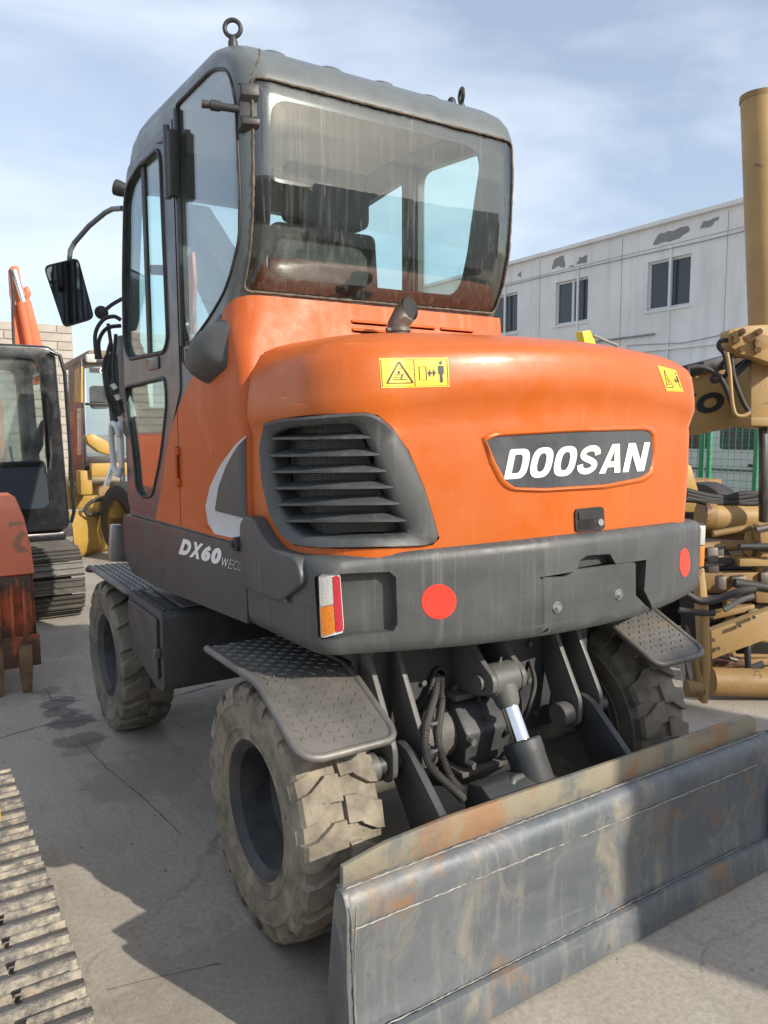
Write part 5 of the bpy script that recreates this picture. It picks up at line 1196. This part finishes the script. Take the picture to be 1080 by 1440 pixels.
def track(par, xa, xb, ya, yb, r, cz, mat, p_=.14, body=M_blk):
    s0 = MB().box(0, xb-xa, -.064, .064, 0, .018).box(0, xb-xa, -.060, -.046, .018, .042).box(0, xb-xa, -.004, .010, .018, .036).box(0, xb-xa, .048, .060, .018, .034).build('track_shoe', mat, None, 0); d_ = s0.data; bpy.data.objects.remove(s0)
    Lr = yb-ya; Lt = 2*Lr+2*pi*r; n_ = int(Lt/p_)
    for k in range(n_):
        s = k*Lt/n_
        if s < Lr: y, z, a = yb-s, cz+r, pi*0
        elif s < Lr+pi*r: t = (s-Lr)/r; y, z, a = ya-r*sin(t), cz+r*cos(t), t
        elif s < 2*Lr+pi*r: y, z, a = ya+(s-Lr-pi*r), cz-r, pi
        else: t = (s-2*Lr-pi*r)/r; y, z, a = yb+r*sin(t), cz-r*cos(t), pi+t
        inst(d_, 'track_shoe', Matrix.Translation((xa, y, z))@Matrix.Rotation(a, 4, 'X'), par)
    fr = MB().box(xa+.12, xb-.12, ya, yb, cz-r*.5, cz+r*.4).build('track_frame', body, par, bevel=.02)
    for y in (ya, yb): MB().cyl((xa+.1, y, cz), (xb-.1, y, cz), r-.03, 24).build('idler', body, par)
track(CE, -1.02, -.48, 4.95, 8.6, .27, .315, M_shoe2); track(CE, -3.3, -2.8, 4.95, 8.6, .27, .315, M_shoe2)

# ---- far orange boom over the cab roof
FB = thing('crawler_excavator', 'distant orange excavator arm raised against the sky above the black cab roof', 'excavator', (.9, 16, 0))
yq = 16.
def pp(px, y=yq): return [at(u, v, 1, y) for u, v in px]
MB().prism(pp([(15, 374), (26, 373), (31, 400), (44, 424), (62, 492), (58, 540), (36, 540), (24, 440), (17, 410)]), (0, .5, 0)).build('boom', M_cor, FB, bevel=.03)
MB().prism(pp([(17, 400), (22, 405), (30, 470), (34, 540), (22, 540)]), (0, .35, 0)).build('dipper_arm', M_cor, FB, bevel=.03)
MB().tube([at(20, 380, 1, yq-.12), at(33, 425, 1, yq-.12)], .06, 10).build('cylinder_rod', M_chrome, FB)
MB().tube([at(30, 425, 1, yq-.12), at(48, 520, 1, yq-.12)], .10, 12).build('hydraulic_cylinder', M_cor, FB)
MB().prism(pp([(35, 403), (40, 402), (44, 412), (40, 424), (34, 420)]), (0, .1, 0)).build('linkage', M_cor, FB, bevel=.02)
hose([tuple(at(u, v, 1, yq-.15)) for u, v in ((15, 380), (19, 420), (18, 450), (21, 520))], .03, par=FB)
hose([tuple(at(u, v, 1, yq-.15)) for u, v in ((42, 490), (50, 510), (58, 530))], .05, par=FB)
MB().box(-4.0, .1, yq-1, yq+2.5, .9, 2.3).build('engine_housing', M_cor, FB, bevel=.08)
MB().box(-4.0, -3.3, yq-1.5, yq+3, 0, .85).build('crawler_track', M_blk, FB, bevel=.2); MB().box(-.7, 0, yq-1.5, yq+3, 0, .85).build('crawler_track', M_blk, FB, bevel=.2)

# ---- yellow grader with brown cab
GY = 9.2
GR = thing('motor_grader', 'yellow motor grader with a dark brown glazed cab and lowered mouldboard', 'grader', (.9, 10, 0))
def rectpx(u0, v0, u1, v1, y=GY): a = at(u0, v0, 1, y); b = at(u1, v1, 1, y); return a.x, b.x, b.z, a.z
x0, x1, z0, z1 = rectpx(117, 492, 200, 700)
rf = MB().hexa([at(88, 512, 1, GY+1.9), at(124, 492, 1, GY), at(205, 494, 1, GY), at(205, 500, 1, GY+1.9)], [at(88, 521, 1, GY+1.9), at(124, 503, 1, GY), at(205, 505, 1, GY), at(205, 510, 1, GY+1.9)]).build('cab_roof', M_tan, GR, bevel=.02)
fm = MB()
for (u0, v0, u1, v1) in ((116, 503, 121, 690), (166, 503, 171, 690), (200, 503, 205, 690), (121, 503, 200, 514), (121, 566, 200, 571), (121, 642, 200, 662)):
    a, b, c_, d_ = rectpx(u0, v0, u1, v1); fm.box(a, b, GY, GY+.08, c_, d_)
cabf = fm.build('cab_frame', M_brown, GR, bevel=.01)
a, b, c_, d_ = rectpx(121, 514, 200, 566); MB().box(a, b, GY+.03, GY+.04, c_, d_).build('upper_window', G_far, cabf, 0)
a, b, c_, d_ = rectpx(121, 571, 200, 642); MB().box(a, b, GY+.03, GY+.04, c_, d_).build('lower_window', G_far, cabf, 0)
a, b, c_, d_ = rectpx(126, 517, 160, 525); sg = MB().box(a, b, GY+.015, GY+.025, c_, d_).build('sun_strip', M_blk, cabf, 0)
vv, ff = text2d('CAT', 0, .03); qx = [(140, 517), (160, 517), (160, 525), (140, 525)]
mbx = MB().add([at(*quadmap(qx, s, t), 1, GY+.012) for s, t in vv], ff); mbx.build('lettering', M_white, cabf, 0, recalc=False)
hl_ = at(128, 504, 1, GY-.03); MB().box(hl_.x-.07, hl_.x+.07, GY-.06, GY+.0, hl_.z-.06, hl_.z+.06).build('headlamp', M_lw, GR, bevel=.02)
# side wall of the cab (receding to the left)
sd_ = MB()
for (za, zb) in ((0, 1),): pass
def sidequad(u0, u1, v0a, v1a, v0b, v1b, y0, y1, name, mat):
    A_ = [at(u0, v0a, 1, y0), at(u1, v0b, 1, y1), at(u1, v1b, 1, y1), at(u0, v1a, 1, y0)]
    return MB().prism(A_, (.03, .01, 0)).build(name, mat, GR, 0)
sidequad(116, 96, 508, 690, 518, 680, GY, GY+1.2, 'side_panel', M_brown)
sidequad(114, 99, 515, 566, 523, 566, GY-.02, GY+1.1, 'side_window', M_cat)
sidequad(114, 101, 574, 640, 575, 640, GY-.02, GY+1.1, 'side_window', M_pane)
a, b, c_, d_ = rectpx(128, 542, 155, 575, GY+.9); MB().box(a, b, GY+.9, GY+1.1, c_, d_).build('seat', M_seat, GR, bevel=.05)
a, b, c_, d_ = rectpx(95, 652, 190, 780, GY+.2); MB().box(a, b, GY+.3, GY+2.5, .5, d_-.3).build('frame_body', M_cat, GR, bevel=.03)
a, b, c_, d_ = rectpx(128, 652, 200, 668, GY-.2); MB().box(a, b, GY-.2, GY-.05, c_, d_).build('front_panel', M_cat, GR, bevel=.02)
a, b, c_, d_ = rectpx(112, 662, 131, 696, GY-.1); MB().box(a, b, GY-.1, GY+.2, c_, d_).build('side_tank', M_cat, GR, bevel=.03)
MB().prism([tuple(at(u, v, 1, GY-1.0)) for u, v in ((120, 612), (132, 610), (150, 620), (160, 628), (160, 642), (140, 636), (124, 624))], (0, .2, 0)).build('lift_arm', M_cat, GR, bevel=.02)
MB().tube([at(166, 632, 1, GY-1.1), at(149, 684, 1, GY-1.1)], .035, 12).build('lift_cylinder', M_chrome, GR)
MB().lathe(at(147, 692, 1, GY-1.1), (0, -1, 0), [(.001, -.1), (.08, -.1), (.085, .05), (.001, .06)], 14).build('ball_joint', M_beige2, GR)
MB().prism([tuple(at(u, v, 1, GY-1.0)) for u, v in ((140, 700), (160, 698), (172, 730), (150, 735), (136, 722))], (0, .3, 0)).build('draw_bar', M_cat, GR, bevel=.03)
hose([tuple(at(u, v, 1, GY-1.15)) for u, v in ((156, 700), (130, 705), (120, 718), (130, 724), (155, 716), (165, 706))], .025, par=GR)
mb = MB(); R = []
for (dy, dz) in ((.22, .60), (.08, .52), (.0, .38), (-.02, .22), (.03, .08), (.12, .0)):
    R.append([(.03, 7.9+dy, dz), (.75, 8.5+dy, dz+.02), (1.6, 9.0+dy, dz+.02), (1.6, 9.04+dy, dz+.02), (.75, 8.54+dy, dz+.02), (.03, 7.94+dy, dz)])
MB().loft(R).build('mouldboard', M_cat, GR, 50)
MB().tube([(.42, 8.14, .52), (.36, 8.08, .34), (.40, 8.12, .15)], .012, 6).build('paint_stripe', M_yellow, GR)
c = at(178, 692, 1, 7.6)
rw = MB().lathe((c.x, 7.6, .5), (-1, -.25, 0), [(.001, .08), (.12, .09), (.2, .06), (.27, .10), (.29, .13)], 32).build('wheel', M_cat, GR); rw.location.z += 0
MB().lathe((c.x, 7.6, .5), (-1, -.25, 0), [(.28, .13), (.36, .15), (.46, .13), (.50, .06), (.50, -.1), (.28, -.13)], 36, closed=False).build('tyre', M_rub, rw, 40)

# ---- beige machine on the right
def B(u, v, ax, y):   # the machine squarely faces the yard, so its frames lie across the line of sight
    d = fwd+RT*((u-540)/FPX)-UP*((v-720)/FPX); return CAM+d*(3.95+1.15*y)
PYm = .55
BM = thing('beige_grader', 'beige yard machine with tall tube post, lettered boom and black hoses at the right edge', 'machine', (3.0, 1.5, 0))
ZP = 1.0
pl = [B(1043, 136, 1, ZP), B(1055, 462, 1, ZP)]
wd = .24
top = B(1043, 136, 1, ZP); bot = B(1056, 470, 1, ZP)
MB().tube([bot+RT*wd/2+Vector((0, 0, -.05)), top+RT*wd/2], wd/2, 36).build('post', M_beige, BM, 40)
MB().tube([top+RT*wd/2+Vector((0, 0, -.03)), top+RT*wd/2+Vector((0, 0, .008))], wd/2+.004, 36).build('post_rim', M_beige2, BM, 40)
# pivot plate
pv = MB().prism([tuple(B(u, v, 1, ZP-.12)) for u, v in roundpoly([(1024, 464), (1050, 458), (1082, 456), (1110, 470), (1110, 520), (1060, 502), (1040, 498), (1026, 486)], 6, 4)], (.076, .118, 0)).build('pivot_plate', M_beige, BM, 40, bevel=.01)
for (u, v) in ((1044, 466), (1068, 466), (1036, 478), (1044, 490), (1066, 492), (1034, 470)):
    MB().cyl(B(u, v, 1, ZP-.12), B(u, v, 1, ZP-.17), .022, 6).build('bolt', M_beige2, pv)
MB().lathe(B(1069, 482, 1, ZP-.13), (-.54, -.84, 0), [(.001, 0), (.045, 0), (.05, .03), (.001, .035)], 16).build('pivot_pin', M_beige2, pv, 30)
MB().prism([tuple(B(u, v, 1, ZP)) for u, v in ((1056, 495), (1110, 500), (1110, 606), (1056, 600))], (.16, .25, 0)).build('post_base', M_beige, BM, bevel=.01)
MB().prism([tuple(B(u, v, 1, ZP-.05)) for u, v in ((1056, 587), (1110, 586), (1110, 600), (1056, 599))], (.22, .33, 0)).build('base_flange', M_beige, BM, bevel=.008)
# boom with letters
yb_ = 1.35
MB().prism([tuple(B(u, v, 1, yb_)) for u, v in ((900, 545), (1110, 490), (1110, 585), (900, 628))], (.19, .29, 0)).build('boom', M_beige, BM, bevel=.012)
MB().prism([tuple(B(u, v, 1, yb_-.03)) for u, v in ((900, 530), (1060, 490), (1060, 506), (900, 547))], (.22, .34, 0)).build('boom_top_cover', M_blk, BM, bevel=.008)
vV, fV = text2d('VOLVO', 0, .035); 
q = [(838, 577), (1021, 547), (1021, 579), (838, 611)]
def flat_word(txt, boxes, y, mat, par, bold=.05):
    for ch, q in zip(txt, boxes):
        v_, f_ = text2d(ch, 0, bold); m2 = MB().add([B(*quadmap(q, s, t), 1, y) for s, t in v_], f_).mesh('letter'); finish(m2, 'letter', mat, par, 0, recalc=False)
flat_word('VO', [[(950, 561), (980, 553), (972, 580), (956, 583)], [(979, 556), (1019, 548), (1019, 576), (979, 585)]], yb_-.004, M_ink, BM, .06)
# hoses on the boom
def hz(px, r=.022, y=ZP-.1, mat=None, name='hose'): return hose([tuple(B(u, v, 1, y)) for u, v in px], r, name, BM, mat)
hz([(1024, 478), (1013, 480), (1011, 488), (1018, 497), (1023, 515), (1022, 525)], .015); hz([(967, 525), (968, 518), (985, 516), (1005, 524), (1018, 540), (1026, 560), (1032, 578)], .017)
hz([(1050, 506), (1030, 520), (1010, 535), (1002, 535), (1003, 528), (1022, 505), (1040, 500)], .016, ZP+.05); hz([(1028, 498), (1032, 530), (1045, 565), (1056, 582)], .016)
hz([(1022, 496), (1026, 520), (1029, 560), (1034, 582), (1045, 585), (1055, 580)], .013, ZP-.15, M_beige, 'steel_pipe'); hz([(1056, 505), (1035, 525), (1028, 530)], .024, ZP)
# lower frames
yf = .62
def plate(px, y, th, mat=M_beige, name='frame_plate', bev=.008): return MB().prism([tuple(B(u, v, 1, y)) for u, v in px], (th*.54, th*.84, 0)).build(name, mat, BM, bevel=bev)
plate([(982, 795), (991, 800), (998, 860), (1000, 940), (996, 990), (987, 990), (988, 900), (985, 850)], .42, .10)
plate([(968, 880), (975, 900), (984, 940), (993, 965), (993, 980), (980, 978), (978, 950)], .40, .05, M_beige2)
plate([(1000, 888), (1110, 848), (1110, 888), (1001, 928)], .55, .08, M_beige, 'cross_beam')
MB().cyl(B(1000, 958, 1, .60), B(1120, 962, 1, .60), .085, 24).build('torque_tube', M_beige2, BM)
MB().cyl(B(965, 968, 1, .42), B(985, 968, 1, .42), .05, 20).build('pin_boss', M_beige2, BM)
MB().cyl(B(957, 915, 1, .5), B(966, 965, 1, .5), .022, 16).build('cylinder_rod', M_chrome, BM)
MB().cyl(B(996, 727, 1, 1.2), B(1110, 731, 1, 1.2), .11, 24).build('cross_tube', M_beige, BM); MB().cyl(B(985, 726, 1, 1.2), B(1000, 727, 1, 1.2), .12, 24).build('tube_collar', M_beige2, BM)
plate([(985, 742), (1110, 744), (1110, 764), (985, 757)], 1.3, .1, M_beige2, 'cross_beam')
plate([(1048, 780), (1054, 745), (1061, 740), (1067, 744), (1056, 785)], .9, .06, M_beige, 'bracket')
plate([(1040, 786), (1110, 783), (1110, 796), (1040, 797)], .85, .2, M_beige, 'shelf')
plate([(1062, 826), (1110, 830), (1110, 850), (1064, 848)], .8, .1, M_beige2, 'bracket')
plate([(1068, 738), (1110, 738), (1110, 768), (1070, 766)], .8, .1, M_beige, 'bracket')
plate([(990, 800), (1110, 796), (1110, 838), (990, 838)], 1.9, .1, M_beige2, 'side_beam')
plate([(985, 765), (1045, 765), (1045, 795), (985, 795)], 1.8, .05, M_lug, 'dark_plate')
plate([(990, 800), (1140, 800), (1160, 985), (1003, 985)], 1.02, .5, M_dark, 'underbody_shade')  # dark slab painted in place of the shade under the upper frame
plate([(930, 770), (1140, 770), (1140, 880), (930, 880)], 1.6, .5, M_dark, 'underbody_shade')  # second near-black slab standing in for shade, further back
plate([(940, 700), (1120, 700), (1120, 722), (940, 720)], 2.2, .2, M_cat, 'rear_beam')
plate([(1072, 600), (1080, 600), (1081, 735), (1072, 735)], 1.0, .06, M_brown, 'upright')
plate([(1050, 905), (1056, 905), (1058, 950), (1052, 950)], .7, .05, M_blk, 'rod')
plate([(1068, 922), (1110, 922), (1110, 935), (1070, 935)], 1.4, .1, M_cat, 'lower_beam')
for k, pxs in enumerate(([(965, 690), (1000, 698), (1040, 700), (1080, 692), (1110, 690)], [(965, 695), (1010, 703), (1050, 694), (1110, 700)], [(965, 700), (1010, 708), (1080, 702), (1110, 706)], [(963, 702), (1020, 706), (1060, 708), (1110, 697)])): hz(pxs, .022, 1.15)
hz([(965, 835), (985, 845), (1010, 842), (1040, 832), (1062, 828)], .022, .36); hz([(955, 858), (985, 862), (1005, 862)], .018, .36); hz([(1018, 858), (1040, 845), (1060, 838)], .018, .7, M_lug)
for (px_, y_, m_, nm_) in (
  ([(985, 806), (1120, 803), (1120, 836), (985, 834)], .90, M_beige2, 'side_beam'),
  ([(992, 838), (1120, 838), (1120, 846), (992, 846)], .86, M_exh, 'rail'),
  ([(1003, 862), (1062, 850), (1062, 858), (1003, 872)], .80, M_beige2, 'rail'),
  ([(1000, 930), (1120, 925), (1120, 934), (1000, 940)], .84, M_beige2, 'rail'),
  ([(1022, 846), (1034, 846), (1036, 950), (1024, 950)], .86, M_beige2, 'stay'),
  ([(1088, 838), (1100, 838), (1100, 950), (1090, 950)], .86, M_exh, 'stay'),
  ([(1064, 752), (1074, 752), (1074, 806), (1064, 806)], .90, M_beige2, 'stay'),
  ([(995, 770), (1010, 770), (1012, 806), (996, 806)], .90, M_exh, 'stay')): plate(px_, y_, .07, m_, nm_)
for (ua, va, ub, vb_, r_, y_) in ((985, 770, 1120, 762, .035, .95), (985, 783, 1100, 786, .02, .93), (1000, 890, 1110, 905, .018, .8), (1005, 945, 1110, 940, .02, .85)):
    MB().cyl(B(ua, va, 1, y_), B(ub, vb_, 1, y_), r_, 14).build('steel_pipe', M_beige2, BM)
for k in range(22):
    u0 = random.uniform(990, 1070); v0 = random.uniform(745, 945); y0_ = random.uniform(.75, .98)
    MB().tube([B(u0, v0, 1, y0_), B(u0+random.uniform(20, 60), v0+random.uniform(-14, 10), 1, y0_)], random.choice((.015, .022, .03)), 8).build(random.choice(('hose', 'steel_pipe')), random.choice((M_rub, M_beige2, M_exh, M_rub)), BM, 60)
for (u, v, a_, b_) in ((1005, 770, 14, 16), (1030, 812, 20, 10), (1010, 812, 12, 18), (1052, 858, 16, 12), (1070, 806, 14, 14), (1016, 776, 10, 22)):
    plate([(u, v), (u+a_, v-2), (u+a_, v+b_), (u, v+b_)], random.uniform(.75, .95), .06, random.choice((M_beige2, M_exh, M_lug)), 'bracket')
for (u, v) in ((1003, 900), (1010, 912), (994, 840), (1060, 868), (1040, 880), (992, 870)): MB().cyl(B(u, v, 1, .54), B(u, v, 1, .50), .012, 6).build('bolt', M_exh, BM)
plate([(940, 640), (972, 655), (985, 700), (940, 700)], 2.6, .3, M_cat, 'housing')
MB().box(3.2, 7.0, 3.6, 5.2, .5, 1.0).build('chassis', M_beige2, BM)
for (x, y) in ((3.6, 3.4), (6.2, 3.4)): MB().cyl((x, y, .5), (x+.35, y, .5), .5, 28).build('wheel', M_rub, BM, bevel=.04)

# ---- yellow arm tip over the hood
YT = thing('yellow_lever', 'small yellow arm end sticking up over the orange hood before the white building', 'arm', (5, 5, 0))
MB().prism([tuple(at(u, v, 1, 4.5)) for u, v in ((819, 466), (830, 464), (838, 482), (838, 500), (826, 500))], (0, .12, 0)).build('arm_end', M_yellow, YT, bevel=.01)
MB().tube([at(834, 472, 1, 4.5), at(866, 485, 1, 4.5), at(880, 500, 1, 4.5)], .02, 8).build('cable', M_steel, YT)
MB().box(4.2, 5.2, 4.55, 4.7, 0, 2.25).build('mast', M_cat, YT)

# ---- fence and van behind
VX = 9.6
VN = thing('white_van', 'white van with dark side windows parked behind the green mesh fence', 'van', (VX+.9, 8, 0))
vb = at(1010, 600, 0, VX)
vp = roundpoly([(3.2, .35), (3.2, 1.2), (3.5, 1.75), (3.9, 2.15), (8.6, 2.2), (8.8, 2.0), (8.8, .35)], [.1, .2, .2, .2, .2, .2, .1], 5)
MB().prism(yz(vp, VX), (1.8, 0, 0)).build('body', M_van, VN, 40, bevel=.06, seg=3)
for (ua, ub) in ((1013, 1065), (955, 1000)):
    a = at(ua, 606, 0, VX-.01); b = at(ub, 634, 0, VX-.01)
    MB().prism(yz(roundpoly([(b.y, 1.30), (b.y, 1.72), (a.y, 1.72), (a.y, 1.30)], .06), VX-.012), (.02, 0, 0)).build('window', M_pane, VN, 0)
a = at(1060, 655, 0, VX-.02); MB().box(VX-.03, VX-.002, a.y-.1, a.y+.1, a.z-.02, a.z+.02).build('door_handle', M_blk, VN)
MB().box(VX-.02, VX-.002, 3.4, 8.7, .95, .98).build('trim_line', M_lug, VN)
for y in (4.1, 7.8): MB().cyl((VX-.02, y, .34), (VX+.2, y, .34), .34, 28).build('wheel', M_rub, VN, bevel=.03)
FX = 8.2
FN = thing('mesh_fence', 'green post and wire mesh fence between the beige machine and the white van', 'fence', (FX, 7, 0))
for u in (986, 997, 1063):
    p = at(u, 650, 0, FX); MB().box(FX-.03, FX+.03, p.y-.03, p.y+.03, 0, 2.0).build('post', M_green, FN, bevel=.008)
wm = MB()
y = 3.2
while y < 10: wm.box(FX-.003, FX+.003, y-.003, y+.003, .1, 1.85); y += .10
z = .1
while z < 1.9: wm.box(FX-.0032, FX+.0028, 3.2, 10, z-.003, z+.003); z += .10
stuff(wm.build('wire_mesh', M_green, FN, 0))
for z in (.1, 1.85): MB().box(FX-.02, FX+.02, 3.2, 10, z-.02, z+.02).build('rail', M_green, FN)
p = at(965, 690, 0, FX)
# loose pebbles and debris on the concrete
db = MB()
for k in range(1500):
    x = random.uniform(-3.2, 3.0); y = random.uniform(-2.2, 7); s = random.choice((.002, .003, .003, .004, .005, .010)); a = random.random()*6
    db.add([(x+s*cos(a+t)*random.uniform(.6, 1.2), y+s*sin(a+t)*random.uniform(.6, 1.2), 0.0) for t in (0, 1.57, 3.14, 4.7)]+[(x, y, s*.8)], [(0, 1, 4), (1, 2, 4), (2, 3, 4), (3, 0, 4)])
stuff(tag(db.build('grit', M_patch, None, 0), 'fine grit and small stones scattered over the concrete yard', 'grit'))
stuff(bpy.data.objects['grit'])
